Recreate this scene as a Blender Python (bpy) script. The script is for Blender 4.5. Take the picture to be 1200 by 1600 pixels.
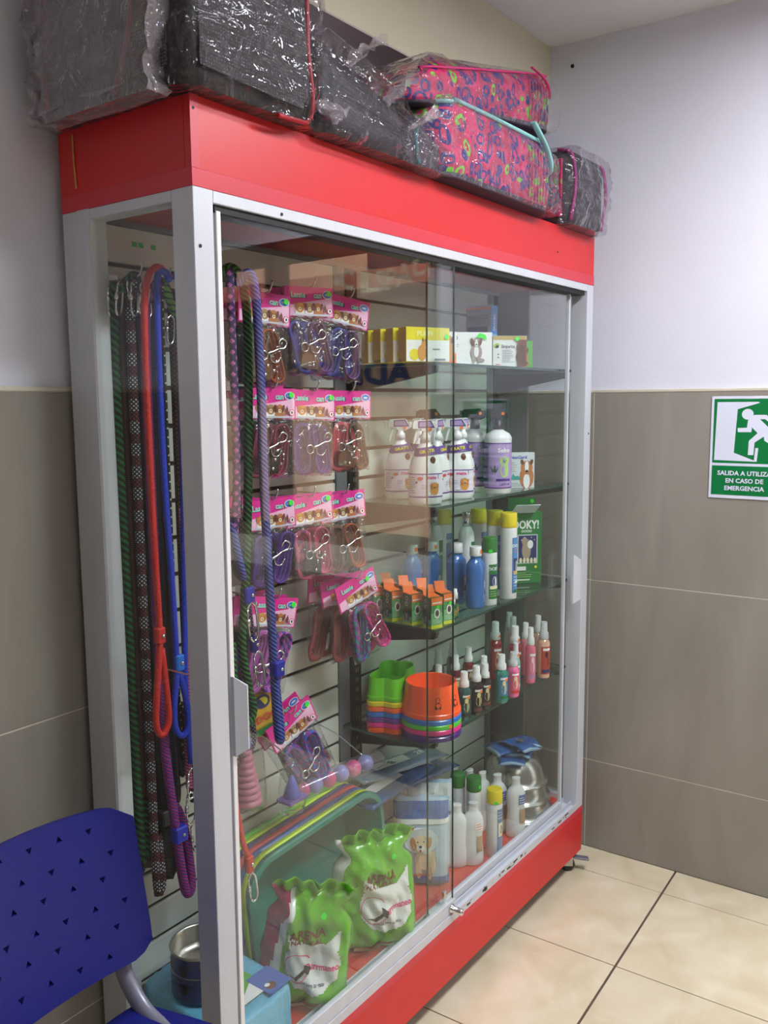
import bpy, bmesh, math, random
from mathutils import Vector, Matrix, noise as mnoise
for o in list(bpy.data.objects): bpy.data.objects.remove(o)
SC = bpy.context.scene
COL = SC.collection
PI = math.pi
# ------------------------------------------------------------ camera
cd = bpy.data.cameras.new('camera'); cam = bpy.data.objects.new('camera', cd); COL.objects.link(cam)
cd.sensor_fit = 'HORIZONTAL'; cd.sensor_width = 36; cd.lens = 36 * 1359.2 / 1200; cd.clip_start = .02; cd.clip_end = 80
yaw, pit, roll = .9324, .1262, -.0079
F = Vector((math.sin(yaw)*math.cos(pit), math.cos(yaw)*math.cos(pit), -math.sin(pit)))
R = F.cross(Vector((0, 0, 1))).normalized(); U = R.cross(F)
c_, s_ = math.cos(roll), math.sin(roll)
R, U = c_*R + s_*U, -s_*R + c_*U
mw = Matrix.Identity(4)
for i in range(3): mw[i][0] = R[i]; mw[i][1] = U[i]; mw[i][2] = -F[i]
mw[0][3], mw[1][3], mw[2][3] = -.9487, -1.0682, 1.5
cam.matrix_world = mw
SC.camera = cam
# ------------------------------------------------------------ world, sun, lights, exposure
W = bpy.data.worlds.new('World'); SC.world = W; W.use_nodes = True
bg = W.node_tree.nodes['Background']; bg.inputs[0].default_value = (.80, .88, 1, 1); bg.inputs[1].default_value = 2.2
def light(name, kind, loc, energy, color, size=1, sizey=None, rot=(0, 0, 0)):
    l = bpy.data.lights.new(name, kind); l.energy = energy; l.color = color
    if kind == 'AREA':
        l.size = size
        if sizey: l.shape = 'RECTANGLE'; l.size_y = sizey
    if kind == 'SUN': l.angle = math.radians(1.5)
    o = bpy.data.objects.new(name, l); COL.objects.link(o); o.location = loc; o.rotation_euler = rot
    return o
sun = light('sun', 'SUN', (0, 0, 8), 8.5, (1, .93, .82))
sun.rotation_euler = Vector((.62, .25, -.74)).to_track_quat('-Z', 'Y').to_euler()
light('ceiling_lamp_light', 'AREA', (.75, -1.15, 2.555), 36, (.93, .95, 1), 1.2, .3)
light('ceiling_lamp_light', 'AREA', (-1.0, -2.4, 2.555), 6, (.95, .96, 1), 1.2, .3)
SC.view_settings.view_transform = 'Standard'; SC.view_settings.look = 'None'
SC.view_settings.gamma = 1; SC.view_settings.use_curve_mapping = False
SC.view_settings.exposure = .42
# ------------------------------------------------------------ materials
def lin(c):
    return tuple(((x/255)/12.92 if x/255 <= .04045 else ((x/255+.055)/1.055)**2.4) for x in c[:3]) + (1,)
MC = {}
def _new(name):
    m = bpy.data.materials.new(name); m.use_nodes = True
    return m, m.node_tree.nodes, m.node_tree.links, m.node_tree.nodes['Principled BSDF']
def M(name, c, rough=.5, metal=0, spec=.5, var=.06, vscale=12, bump=0, bscale=60, coat=0, emit=0, alpha=1, stretch=(1, 1, 1), sss=0):
    if name in MC: return MC[name]
    m, n, l, b = _new(name)
    b.inputs['Roughness'].default_value = rough; b.inputs['Metallic'].default_value = metal
    b.inputs['Specular IOR Level'].default_value = spec; b.inputs['Coat Weight'].default_value = coat
    b.inputs['Alpha'].default_value = alpha
    tc = n.new('ShaderNodeTexCoord'); mp = n.new('ShaderNodeMapping'); mp.inputs['Scale'].default_value = stretch
    l.new(tc.outputs['Object'], mp.inputs['Vector'])
    nz = n.new('ShaderNodeTexNoise'); nz.inputs['Scale'].default_value = vscale; nz.inputs['Detail'].default_value = 4
    l.new(mp.outputs[0], nz.inputs['Vector'])
    rp = n.new('ShaderNodeValToRGB'); L = lin(c)
    rp.color_ramp.elements[0].position = .3; rp.color_ramp.elements[1].position = .7
    rp.color_ramp.elements[0].color = tuple(x*(1-var) for x in L[:3]) + (1,)
    rp.color_ramp.elements[1].color = tuple(min(1, x*(1+var)) for x in L[:3]) + (1,)
    l.new(nz.outputs['Fac'], rp.inputs['Fac']); l.new(rp.outputs[0], b.inputs['Base Color'])
    if bump:
        n2 = n.new('ShaderNodeTexNoise'); n2.inputs['Scale'].default_value = bscale; n2.inputs['Detail'].default_value = 3
        l.new(mp.outputs[0], n2.inputs['Vector'])
        bp = n.new('ShaderNodeBump'); bp.inputs['Strength'].default_value = bump; bp.inputs['Distance'].default_value = .01
        l.new(n2.outputs['Fac'], bp.inputs['Height']); l.new(bp.outputs[0], b.inputs['Normal'])
    if emit: b.inputs['Emission Color'].default_value = L; b.inputs['Emission Strength'].default_value = emit
    MC[name] = m; return m
def math_n(n, l, op, a, b=None):
    x = n.new('ShaderNodeMath'); x.operation = op
    for i, v in enumerate((a, b)):
        if v is None: continue
        if isinstance(v, (int, float)): x.inputs[i].default_value = v
        else: l.new(v, x.inputs[i])
    return x.outputs[0]
def thin(name, tint=(255, 255, 255), f0=.04, fmax=.9, rough=0.0, haze=0, hazecol=(255, 255, 255), bump=0, bscale=30, bdist=.01):
    """thin clear sheet: tinted transparency, Schlick reflection, a little haze"""
    if name in MC: return MC[name]
    m, n, l, b = _new(name); n.remove(b); out = n['Material Output']
    tr = n.new('ShaderNodeBsdfTransparent'); tr.inputs[0].default_value = lin(tint)
    gl = n.new('ShaderNodeBsdfGlossy'); gl.inputs['Roughness'].default_value = rough; gl.inputs['Color'].default_value = (1, 1, 1, 1)
    geo = n.new('ShaderNodeNewGeometry')
    nrm = geo.outputs['Normal']
    if bump:
        tc = n.new('ShaderNodeTexCoord')
        vo = n.new('ShaderNodeTexNoise'); vo.inputs['Scale'].default_value = bscale; vo.inputs['Detail'].default_value = 3; vo.inputs['Distortion'].default_value = 1.2
        l.new(tc.outputs['Object'], vo.inputs['Vector'])
        bp = n.new('ShaderNodeBump'); bp.inputs['Strength'].default_value = bump; bp.inputs['Distance'].default_value = bdist
        l.new(vo.outputs['Fac'], bp.inputs['Height']); nrm = bp.outputs[0]; l.new(nrm, gl.inputs['Normal'])
    dt = n.new('ShaderNodeVectorMath'); dt.operation = 'DOT_PRODUCT'; l.new(nrm, dt.inputs[0]); l.new(geo.outputs['Incoming'], dt.inputs[1])
    a = math_n(n, l, 'ABSOLUTE', dt.outputs['Value']); a = math_n(n, l, 'SUBTRACT', 1, a); a = math_n(n, l, 'POWER', a, 5)
    a = math_n(n, l, 'MULTIPLY', a, fmax); a = math_n(n, l, 'ADD', a, f0)
    mx = n.new('ShaderNodeMixShader'); l.new(a, mx.inputs[0]); l.new(gl.outputs[0], mx.inputs[2])
    if haze:
        df = n.new('ShaderNodeBsdfDiffuse'); df.inputs[0].default_value = lin(hazecol)
        m2 = n.new('ShaderNodeMixShader'); m2.inputs[0].default_value = haze
        l.new(tr.outputs[0], m2.inputs[1]); l.new(df.outputs[0], m2.inputs[2]); l.new(m2.outputs[0], mx.inputs[1])
    else: l.new(tr.outputs[0], mx.inputs[1])
    l.new(mx.outputs[0], out.inputs[0]); MC[name] = m; return m
def rope(name, c1, c2, turns=1, freq=60, thr=.5, mode='helix', c3=None, rough=.8):
    """woven cord: pattern drawn in the cord's own length/girth coordinates"""
    if name in MC: return MC[name]
    m, n, l, b = _new(name); b.inputs['Roughness'].default_value = rough
    uv = n.new('ShaderNodeUVMap'); sp = n.new('ShaderNodeSeparateXYZ'); l.new(uv.outputs[0], sp.inputs[0])
    u, v = sp.outputs[0], sp.outputs[1]
    U1 = math_n(n, l, 'MULTIPLY', u, freq); V1 = math_n(n, l, 'MULTIPLY', v, turns)
    h1 = math_n(n, l, 'FRACT', math_n(n, l, 'ADD', U1, V1))
    h2 = math_n(n, l, 'FRACT', math_n(n, l, 'ADD', math_n(n, l, 'SUBTRACT', U1, V1), 50.0))
    g1 = math_n(n, l, 'GREATER_THAN', h1, thr); g2 = math_n(n, l, 'GREATER_THAN', h2, thr)
    if mode == 'helix': fac = g1
    elif mode == 'check': fac = math_n(n, l, 'MULTIPLY', g1, g2)
    else:
        nz = n.new('ShaderNodeTexNoise'); nz.inputs['Scale'].default_value = freq; nz.inputs['Detail'].default_value = 1
        tc = n.new('ShaderNodeTexCoord'); l.new(tc.outputs['Object'], nz.inputs['Vector'])
        fac = math_n(n, l, 'GREATER_THAN', nz.outputs['Fac'], thr)
    mx = n.new('ShaderNodeMix'); mx.data_type = 'RGBA'; l.new(fac, mx.inputs[0])
    mx.inputs[6].default_value = lin(c1); mx.inputs[7].default_value = lin(c2); col = mx.outputs[2]
    if c3:
        U3 = math_n(n, l, 'FRACT', math_n(n, l, 'MULTIPLY', u, freq*.19)); g3 = math_n(n, l, 'GREATER_THAN', U3, .55)
        m2 = n.new('ShaderNodeMix'); m2.data_type = 'RGBA'; l.new(math_n(n, l, 'MULTIPLY', g3, fac), m2.inputs[0])
        l.new(col, m2.inputs[6]); m2.inputs[7].default_value = lin(c3); col = m2.outputs[2]
    l.new(col, b.inputs['Base Color'])
    # braid relief
    H = math_n(n, l, 'FRACT', math_n(n, l, 'ADD', math_n(n, l, 'MULTIPLY', u, 95), math_n(n, l, 'MULTIPLY', v, 4)))
    H = math_n(n, l, 'ABSOLUTE', math_n(n, l, 'SUBTRACT', H, .5))
    bp = n.new('ShaderNodeBump'); bp.inputs['Strength'].default_value = .5; bp.inputs['Distance'].default_value = .002; bp.invert = True
    l.new(H, bp.inputs['Height']); l.new(bp.outputs[0], b.inputs['Normal'])
    MC[name] = m; return m
def fabric_print(name, cols, scale=28, rough=.6):
    """printed cloth with curly outlined shapes"""
    if name in MC: return MC[name]
    m, n, l, b = _new(name); b.inputs['Roughness'].default_value = rough
    tc = n.new('ShaderNodeTexCoord')
    nz = n.new('ShaderNodeTexNoise'); nz.inputs['Scale'].default_value = scale*.5; nz.inputs['Detail'].default_value = 1; l.new(tc.outputs['Object'], nz.inputs['Vector'])
    ad = n.new('ShaderNodeMixRGB'); ad.blend_type = 'ADD'; ad.inputs[0].default_value = .035*28/scale*1.6
    l.new(tc.outputs['Object'], ad.inputs[1]); l.new(nz.outputs['Color'], ad.inputs[2])
    v = n.new('ShaderNodeTexVoronoi'); v.inputs['Scale'].default_value = scale; l.new(ad.outputs[0], v.inputs['Vector'])
    d = v.outputs['Distance']
    r1 = math_n(n, l, 'MULTIPLY', math_n(n, l, 'GREATER_THAN', d, .27), math_n(n, l, 'LESS_THAN', d, .50))
    sp = n.new('ShaderNodeSeparateColor'); l.new(v.outputs['Color'], sp.inputs[0])
    g = math_n(n, l, 'GREATER_THAN', sp.outputs[0], .8)
    g2 = math_n(n, l, 'GREATER_THAN', sp.outputs[1], .55)
    def mix(f, a, c):
        x = n.new('ShaderNodeMix'); x.data_type = 'RGBA'; l.new(f, x.inputs[0])
        for i, k in ((6, a), (7, c)):
            if isinstance(k, tuple): x.inputs[i].default_value = lin(k)
            else: l.new(k, x.inputs[i])
        return x.outputs[2]
    base = mix(g2, cols[0], cols[1]); ring = mix(g, cols[2], cols[3])
    l.new(mix(r1, base, ring), b.inputs['Base Color']); MC[name] = m; return m
def mesh_cloth(name, c, hole, scale=260):
    if name in MC: return MC[name]
    m, n, l, b = _new(name); b.inputs['Roughness'].default_value = .6
    tc = n.new('ShaderNodeTexCoord'); v = n.new('ShaderNodeTexVoronoi'); v.inputs['Scale'].default_value = scale; v.inputs['Randomness'].default_value = .15
    l.new(tc.outputs['Object'], v.inputs['Vector'])
    f = math_n(n, l, 'LESS_THAN', v.outputs['Distance'], .34)
    x = n.new('ShaderNodeMix'); x.data_type = 'RGBA'; l.new(f, x.inputs[0]); x.inputs[6].default_value = lin(c); x.inputs[7].default_value = lin(hole)
    l.new(x.outputs[2], b.inputs['Base Color'])
    bp = n.new('ShaderNodeBump'); bp.inputs['Strength'].default_value = .7; bp.inputs['Distance'].default_value = .002
    l.new(v.outputs['Distance'], bp.inputs['Height']); l.new(bp.outputs[0], b.inputs['Normal'])
    MC[name] = m; return m
def stone(name, c1, c2, c3, scale=(1, 1, 1), rough=.3, sc=6):
    if name in MC: return MC[name]
    m, n, l, b = _new(name); b.inputs['Roughness'].default_value = rough
    oi = n.new('ShaderNodeObjectInfo'); geo = n.new('ShaderNodeNewGeometry'); mp = n.new('ShaderNodeMapping'); mp.inputs['Scale'].default_value = scale
    l.new(geo.outputs['Position'], mp.inputs['Vector'])
    w = n.new('ShaderNodeTexNoise'); w.inputs['Scale'].default_value = sc; w.inputs['Detail'].default_value = 6; w.inputs['Distortion'].default_value = .7
    l.new(mp.outputs[0], w.inputs['Vector'])
    r = n.new('ShaderNodeValToRGB'); e = r.color_ramp.elements
    e[0].position = .3; e[0].color = lin(c1); e[1].position = .72; e[1].color = lin(c3); k = e.new(.5); k.color = lin(c2)
    l.new(w.outputs['Fac'], r.inputs[0])
    hs = n.new('ShaderNodeHueSaturation'); l.new(r.outputs[0], hs.inputs['Color'])
    l.new(math_n(n, l, 'ADD', math_n(n, l, 'MULTIPLY', oi.outputs['Random'], .05), .975), hs.inputs['Value'])
    l.new(hs.outputs[0], b.inputs['Base Color'])
    MC[name] = m; return m
# ------------------------------------------------------------ mesh helpers
def finish(name, bm, mats, parent=None, loc=None, rot=None, smooth=False, link=True, label=None):
    me = bpy.data.meshes.new(name); bm.normal_update(); bm.to_mesh(me); bm.free()
    return obj(name, me, mats, parent, loc, rot, smooth, label)
def obj(name, me, mats, parent=None, loc=None, rot=None, smooth=False, label=None):
    if not isinstance(mats, (list, tuple)): mats = [mats]
    if len(me.materials) == 0:
        for m in mats: me.materials.append(m)
    if smooth: me.shade_smooth()
    o = bpy.data.objects.new(name, me); COL.objects.link(o)
    if parent: o.parent = parent
    if loc: o.location = loc
    if rot: o.rotation_euler = rot
    if label: o['label'] = label
    return o
def smooth_angle(o, a=35):
    me = o.data; bm = bmesh.new(); bm.from_mesh(me)
    for f in bm.faces: f.smooth = True
    for e in bm.edges:
        if len(e.link_faces) == 2 and e.calc_face_angle(0) > math.radians(a): e.smooth = False
    bm.to_mesh(me); bm.free(); return o
def box(bm, x0, x1, y0, y1, z0, z1, mi=0, bev=0, mat=None):
    v = [bm.verts.new(Vector(p)) for p in ((x0,y0,z0),(x1,y0,z0),(x1,y1,z0),(x0,y1,z0),(x0,y0,z1),(x1,y0,z1),(x1,y1,z1),(x0,y1,z1))]
    if mat: 
        for q in v: q.co = mat @ q.co
    fs = [bm.faces.new([v[i] for i in f]) for f in ((0,3,2,1),(4,5,6,7),(0,1,5,4),(1,2,6,5),(2,3,7,6),(3,0,4,7))]
    for f in fs: f.material_index = mi
    if bev:
        es = list({e for f in fs for e in f.edges})
        r = bmesh.ops.bevel(bm, geom=es, offset=bev, segments=1, affect='EDGES', profile=.7)
        for f in r['faces']: f.material_index = mi
    return fs
def bx(name, x0, x1, y0, y1, z0, z1, m, parent=None, bev=.001, label=None, loc=None, rot=None):
    bm = bmesh.new(); box(bm, x0, x1, y0, y1, z0, z1, 0, bev)
    return finish(name, bm, m, parent, loc, rot, label=label)
def lathe(bm, prof, seg=24, mi=0, sx=1, sy=1, off=(0, 0, 0), cap0=True, cap1=True, mis=None):
    rings = []
    for r, z in prof:
        rings.append([bm.verts.new((off[0]+r*sx*math.cos(2*PI*i/seg), off[1]+r*sy*math.sin(2*PI*i/seg), off[2]+z)) for i in range(seg)])
    for k in range(len(rings)-1):
        for i in range(seg):
            f = bm.faces.new((rings[k][i], rings[k][(i+1) % seg], rings[k+1][(i+1) % seg], rings[k+1][i]))
            f.material_index = mis[k] if mis else mi; f.smooth = True
    if cap0: f = bm.faces.new(list(reversed(rings[0]))); f.material_index = mis[0] if mis else mi
    if cap1: f = bm.faces.new(rings[-1]); f.material_index = mis[-1] if mis else mi
def catmull(pts, n=6, closed=False):
    P = [Vector(p) for p in pts]; out = []
    N = len(P); rng = range(N if closed else N-1)
    for i in rng:
        if closed: a, b, c, d = P[(i-1) % N], P[i], P[(i+1) % N], P[(i+2) % N]
        else: a, b, c, d = P[max(i-1, 0)], P[i], P[i+1], P[min(i+2, N-1)]
        for k in range(n):
            t = k/n
            out.append(.5*((2*b)+(-a+c)*t+(2*a-5*b+4*c-d)*t*t+(-a+3*b-3*c+d)*t**3))
    if not closed: out.append(P[-1])
    return out
def tube(bm, pts, r, seg=8, mi=0, closed=False, sx=1, sy=1, flatdir=None, n=6, sm=True):
    """round (or flat: sx wide, sy thick along flatdir) tube through pts with UV = length, girth"""
    P = catmull(pts, n, closed) if n > 1 else [Vector(p) for p in pts]
    uvl = bm.loops.layers.uv.verify(); rings = []; L = [0.0]
    for i in range(1, len(P)): L.append(L[-1]+(P[i]-P[i-1]).length)
    N = len(P); up = Vector(flatdir) if flatdir else None; prev = None
    for i, p in enumerate(P):
        t = (P[(i+1) % N]-P[(i-1) % N]) if closed else (P[min(i+1, N-1)]-P[max(i-1, 0)])
        t = t.normalized() if t.length > 1e-9 else Vector((0, 0, 1))
        if up: a = up.cross(t)
        elif prev: a = prev - t*prev.dot(t)
        else: a = t.cross(Vector((0, 0, 1)) if abs(t.z) < .9 else Vector((1, 0, 0)))
        if a.length < 1e-6: a = t.orthogonal()
        a.normalize(); prev = a.copy(); b = t.cross(a)
        rr = r[i*(len(r)-1)//max(1, N-1)] if isinstance(r, (list, tuple)) else r
        rings.append([bm.verts.new(p+a*(rr*sx*math.cos(2*PI*k/seg))+b*(rr*sy*math.sin(2*PI*k/seg))) for k in range(seg)])
    K = N if closed else N-1
    for i in range(K):
        j = (i+1) % N
        for k in range(seg):
            f = bm.faces.new((rings[i][k], rings[i][(k+1) % seg], rings[j][(k+1) % seg], rings[j][k])); f.material_index = mi; f.smooth = sm
            l1 = L[j] if j else L[-1]+(P[0]-P[-1]).length
            for lp, (uu, vv) in zip(f.loops, ((L[i], k/seg), (L[i], (k+1)/seg), (l1, (k+1)/seg), (l1, k/seg))): lp[uvl].uv = (uu, vv)
    if not closed:
        for ring, rev in ((rings[0], True), (rings[-1], False)):
            f = bm.faces.new(list(reversed(ring)) if rev else ring); f.material_index = mi
def prism(bm, pts, y0, y1, mi=0):
    """outline in XZ extruded along Y"""
    a = [bm.verts.new((x, y0, z)) for x, z in pts]; b = [bm.verts.new((x, y1, z)) for x, z in pts]
    n = len(pts)
    f = bm.faces.new(a); f.material_index = mi; f = bm.faces.new(list(reversed(b))); f.material_index = mi
    for i in range(n):
        f = bm.faces.new((a[(i+1) % n], a[i], b[i], b[(i+1) % n])); f.material_index = mi
def sphere(bm, c, r, seg=10, mi=0, s=(1, 1, 1)):
    rs = bmesh.ops.create_uvsphere(bm, u_segments=seg, v_segments=max(4, seg//2+1), radius=r)
    for v in rs['verts']: v.co = Vector((v.co.x*s[0]+c[0], v.co.y*s[1]+c[1], v.co.z*s[2]+c[2]))
    for f in {f for v in rs['verts'] for f in v.link_faces}: f.material_index = mi; f.smooth = True
# ------------------------------------------------------------ printing on surfaces
_T = {}
def textmesh(s):
    if s not in _T:
        cu = bpy.data.curves.new('lettering', 'FONT'); cu.body = s; cu.size = 1; cu.offset = .03; cu.resolution_u = 2; cu.align_x = 'CENTER'
        o = bpy.data.objects.new('lettering', cu); me = bpy.data.meshes.new_from_object(o)
        bpy.data.objects.remove(o)
        vs = [(v.co.x, v.co.y) for v in me.vertices]; _T[s] = (vs, [tuple(p.vertices) for p in me.polygons])
    return _T[s]
class Print:
    def __init__(s): s.items = []; s.lay = 0; s.mats = []
    def mi(s, m):
        if m not in s.mats: s.mats.append(m)
        return s.mats.index(m)
    def poly(s, pts, m): s.lay += 1; s.items.append((list(pts), [tuple(range(len(pts)))], s.mi(m), s.lay))
    def rect(s, x0, z0, x1, z1, m, nx=1):
        pts = []; nx = max(1, nx)
        for i in range(nx+1): pts.append((x0+(x1-x0)*i/nx, z0))
        for i in range(nx, -1, -1): pts.append((x0+(x1-x0)*i/nx, z1))
        s.lay += 1
        s.items.append((pts, [(i, i+1, 2*nx-i, 2*nx+1-i) for i in range(nx)], s.mi(m), s.lay))
    def grid(s, x0, z0, x1, z1, m, nx, nz):
        s.lay += 1; pts = [(x0+(x1-x0)*i/nx, z0+(z1-z0)*j/nz) for j in range(nz+1) for i in range(nx+1)]
        s.items.append((pts, [(j*(nx+1)+i, j*(nx+1)+i+1, (j+1)*(nx+1)+i+1, (j+1)*(nx+1)+i) for j in range(nz) for i in range(nx)], s.mi(m), s.lay))
    def ell(s, cx, cz, rx, rz, m, rot=0, n=14):
        c, q = math.cos(rot), math.sin(rot)
        s.poly([(cx+rx*math.cos(2*PI*i/n)*c-rz*math.sin(2*PI*i/n)*q, cz+rx*math.cos(2*PI*i/n)*q+rz*math.sin(2*PI*i/n)*c) for i in range(n)], m)
    def text(s, t, cx, cz, h, m, wx=1, rot=0, arc=0):
        vs, fs = textmesh(t); k = h/.7; s.lay += 1; c, q = math.cos(rot), math.sin(rot); pts = []
        for x, z in vs:
            X = x*k*wx; Z = z*k-h/2 + arc*X*X
            pts.append((cx+X*c-Z*q, cz+X*q+Z*c))
        s.items.append((pts, fs, s.mi(m), s.lay))
    def build(s, name, fn, parent, eps=.00025, loc=None, rot=None, label=None):
        bm = bmesh.new()
        for pts, fs, mi, lay in s.items:
            v = [bm.verts.new(fn(x, z, lay*eps)) for x, z in pts]
            for f in fs:
                try: k = bm.faces.new([v[i] for i in f]); k.material_index = mi
                except ValueError: pass
        bm.normal_update(); bmesh.ops.triangulate(bm, faces=[f for f in bm.faces if len(f.verts) > 4], ngon_method='EAR_CLIP')
        return finish(name, bm, s.mats, parent, loc, rot, label=label)
flat = lambda y: (lambda x, z, e: Vector((x, y-e, z)))
side = lambda x0: (lambda x, z, e: Vector((x0-e, -x, z)))      # on the -x face, u runs towards -y
wrap = lambda r, cy=0: (lambda x, z, e: Vector(((r+e)*math.sin(x/r), cy-(r+e)*math.cos(x/r), z)))
def dog(P, cx, cz, s, coat, ear, white=None, dark=None, sit=True):
    dark = dark or PM('ink', (25, 22, 25))
    if sit:
        P.ell(cx, cz, .30*s, .42*s, coat); P.ell(cx-.12*s, cz-.28*s, .09*s, .25*s, coat); P.ell(cx+.12*s, cz-.28*s, .09*s, .25*s, coat)
        P.ell(cx+.25*s, cz-.38*s, .18*s, .1*s, coat)
        if white: P.ell(cx, cz+.05*s, .13*s, .28*s, white)
    hz = cz+.48*s
    P.ell(cx, hz, .22*s, .23*s, coat); P.ell(cx-.2*s, hz+.02*s, .08*s, .2*s, ear, .3); P.ell(cx+.2*s, hz+.02*s, .08*s, .2*s, ear, -.3)
    if white: P.ell(cx, hz-.03*s, .08*s, .18*s, white)
    P.ell(cx, hz-.1*s, .05*s, .035*s, dark); P.ell(cx-.08*s, hz+.05*s, .025*s, .03*s, dark); P.ell(cx+.08*s, hz+.05*s, .025*s, .03*s, dark)
def PM(name, c, rough=.45): return M('print_'+name, c, rough, var=.03, vscale=40)
def lines(P, x0, z0, w, n, gap, m, th=.0012, seed=1):
    r = random.Random(seed)
    for i in range(n): P.rect(x0, z0-i*gap, x0+w*(.6+.4*r.random()), z0-i*gap+th, m, 3)
# ------------------------------------------------------------ things
def thing(name, label, cat, loc=(0, 0, 0), rz=0, group=None, rot=None):
    o = bpy.data.objects.new(name, None); COL.objects.link(o); o.empty_display_size = .02
    o.location = loc; o.rotation_euler = rot or (0, 0, rz); o['label'] = label; o['category'] = cat
    if group: o['group'] = group
    return o
def tag(o, label, cat, group=None):
    o['label'] = label; o['category'] = cat
    if group: o['group'] = group
    return o
def struct(o): o['kind'] = 'structure'; return o
def copy_tree(o, parent=None):
    c = o.copy(); COL.objects.link(c)
    if parent: c.parent = parent
    for ch in list(o.children): copy_tree(ch, c)
    return c
# common materials
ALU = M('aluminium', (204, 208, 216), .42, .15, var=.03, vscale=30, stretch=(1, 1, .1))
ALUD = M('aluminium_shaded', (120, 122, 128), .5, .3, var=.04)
BLACK = M('black_rubber', (18, 18, 22), .6)
RED = M('red_laminate', (208, 28, 32), .38, var=.05, vscale=3)
REDT = M('red_edge_tape', (206, 50, 66), .4, var=.05, vscale=9)
REDF = M('red_floor_board', (212, 62, 54), .3, var=.06, vscale=6)
CHROME = M('chrome', (225, 225, 228), .12, 1, var=.01)
STEEL = M('brushed_steel', (198, 195, 190), .26, 1, var=.03, vscale=20)
WHITE = M('white_plastic', (236, 236, 238), .32, var=.02)
GLASS = thin('clear_glass', (250, 253, 251), .035, .9)
GEDGE = M('glass_edge', (28, 66, 58), .15, spec=.8)
FILM = thin('crinkled_plastic_film', (246, 246, 248), .04, .95, .05, .025, (225, 222, 222), .55, 26, .03)
FILM2 = thin('loose_plastic_wrap', (238, 236, 240), .032, .95, .04, .02, (225, 220, 222), .5, 14, .05)
PCLEAR = thin('clear_packaging', (240, 240, 245), .05, .9, .06, .05, (220, 220, 230))
# ============================================================ SETTING
XR, YB, WR = 1.6798, .3636, .0409
CEIL = 2.60; TT = 1.524
wall_white = M('wall_paint', (228, 229, 243), .75, var=.02, vscale=3, bump=.05, bscale=90)
cream = M('cream_paint', (222, 216, 190), .8, var=.02, vscale=3)
tilem = stone('wall_tile', (146, 139, 131), (153, 147, 139), (161, 155, 147), (4, 4, .9), .34, 2.2)
grout = M('wall_grout', (214, 208, 196), .8)
floorm = stone('floor_tile', (212, 198, 166), (222, 210, 181), (231, 221, 196), (1, 1, 1), .2, 7)
fgrout = M('floor_grout', (92, 78, 68), .8)
wall_back = struct(bx('wall_back', -2.6, XR+.15, YB+.012, YB+.15, 0, CEIL, wall_white, bev=0))
ceil_ = struct(bx('ceiling', -2.7, 2.0, -3.3, YB+.15, CEIL, CEIL+.1, M('ceiling_paint', (226, 224, 228), .8, var=.02), bev=0))
beam = struct(bx('trim_1', -2.6, XR+.02, .2295, YB+.02, 2.346, CEIL, cream, bev=.001))
struct(bx('trim_2', -2.6, XR+.02, .2300, YB+.01, 2.3435, 2.3462, M('shaded_beam_soffit', (196, 190, 184), .8), bev=0))  # thin sheet under the beam, shade of the underside put into its grey
wall_grey = M('grey_wall_paint', (150, 146, 142), .7)
struct(bx('wall_left', -2.75, -2.6, -3.3, YB+.15, 0, CEIL, wall_grey, bev=0))
struct(bx('wall_front', -2.75, 1.95, -3.45, -3.3, 0, CEIL, wall_grey, bev=0))
# right wall, turned by WR about the room corner (local +y' runs toward the camera side = -y)
wr = bpy.data.objects.new('wall_right', None)
RW = Matrix.Translation((XR, YB, 0)) @ Matrix.Rotation(WR, 4, 'Z')   # local x = into the wall, local -y = along the wall
def onwall(bm, x0, x1, s0, s1, z0, z1, mi=0, bev=0): return box(bm, x0, x1, -s1, -s0, z0, z1, mi, bev)
bm = bmesh.new()
onwall(bm, .012, .14, -.1, 1.02, 0, CEIL); onwall(bm, .012, .14, 1.02, 2.75, 2.16, CEIL); onwall(bm, .012, .14, 2.75, 3.75, 0, CEIL)
bm.transform(RW); wall_right = struct(finish('wall_right', bm, wall_white))
def wtile(par, x0, x1, y0, y1, z0, z1):
    bm = bmesh.new(); box(bm, x0, x1, y0, y1, z0, z1, 0, .0012); 
    if par is wall_right: bm.transform(RW)
    return finish('tile', bm, tilem, par)
zs = [(0.0, .3058), (.3078, .917), (.919, 1.522)]
for z0, z1 in zs:
    xs = [-2.6, -1.9, -.7, .5, 1.68]
    for a, b in zip(xs, xs[1:]): wtile(wall_back, a+.001, b-.001, YB, YB+.0125, z0, z1)
    ss = [0, .309, 1.02]
    for a, b in zip(ss, ss[1:]): wtile(wall_right, 0, .0125, -b+.0008, -a-.0008, z0, z1)
    wtile(wall_right, 0, .0125, -3.6, -2.76, z0, z1)
bm = bmesh.new(); box(bm, -2.6, XR, YB+.0009, YB+.0122, 0, TT-.002); finish('grout', bm, grout, wall_back)
bm = bmesh.new(); onwall(bm, .0009, .0122, 0, 1.018, 0, TT-.002); bm.transform(RW); finish('grout', bm, grout, wall_right)
trimm = M('tile_trim', (214, 208, 192), .5)
bm = bmesh.new(); box(bm, -2.6, XR, YB-.002, YB+.013, TT-.002, TT+.008, 0, .002); finish('tile_edge', bm, trimm, wall_back)
bm = bmesh.new(); onwall(bm, -.002, .013, 0, 1.02, TT-.002, TT+.008, 0, .002); bm.transform(RW); finish('tile_edge', bm, trimm, wall_right)
bm = bmesh.new(); sphere(bm, (-.001, -.215, 2.525), .006, 8); bm.transform(RW); finish('nail_hole', bm, BLACK, wall_right)
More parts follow.
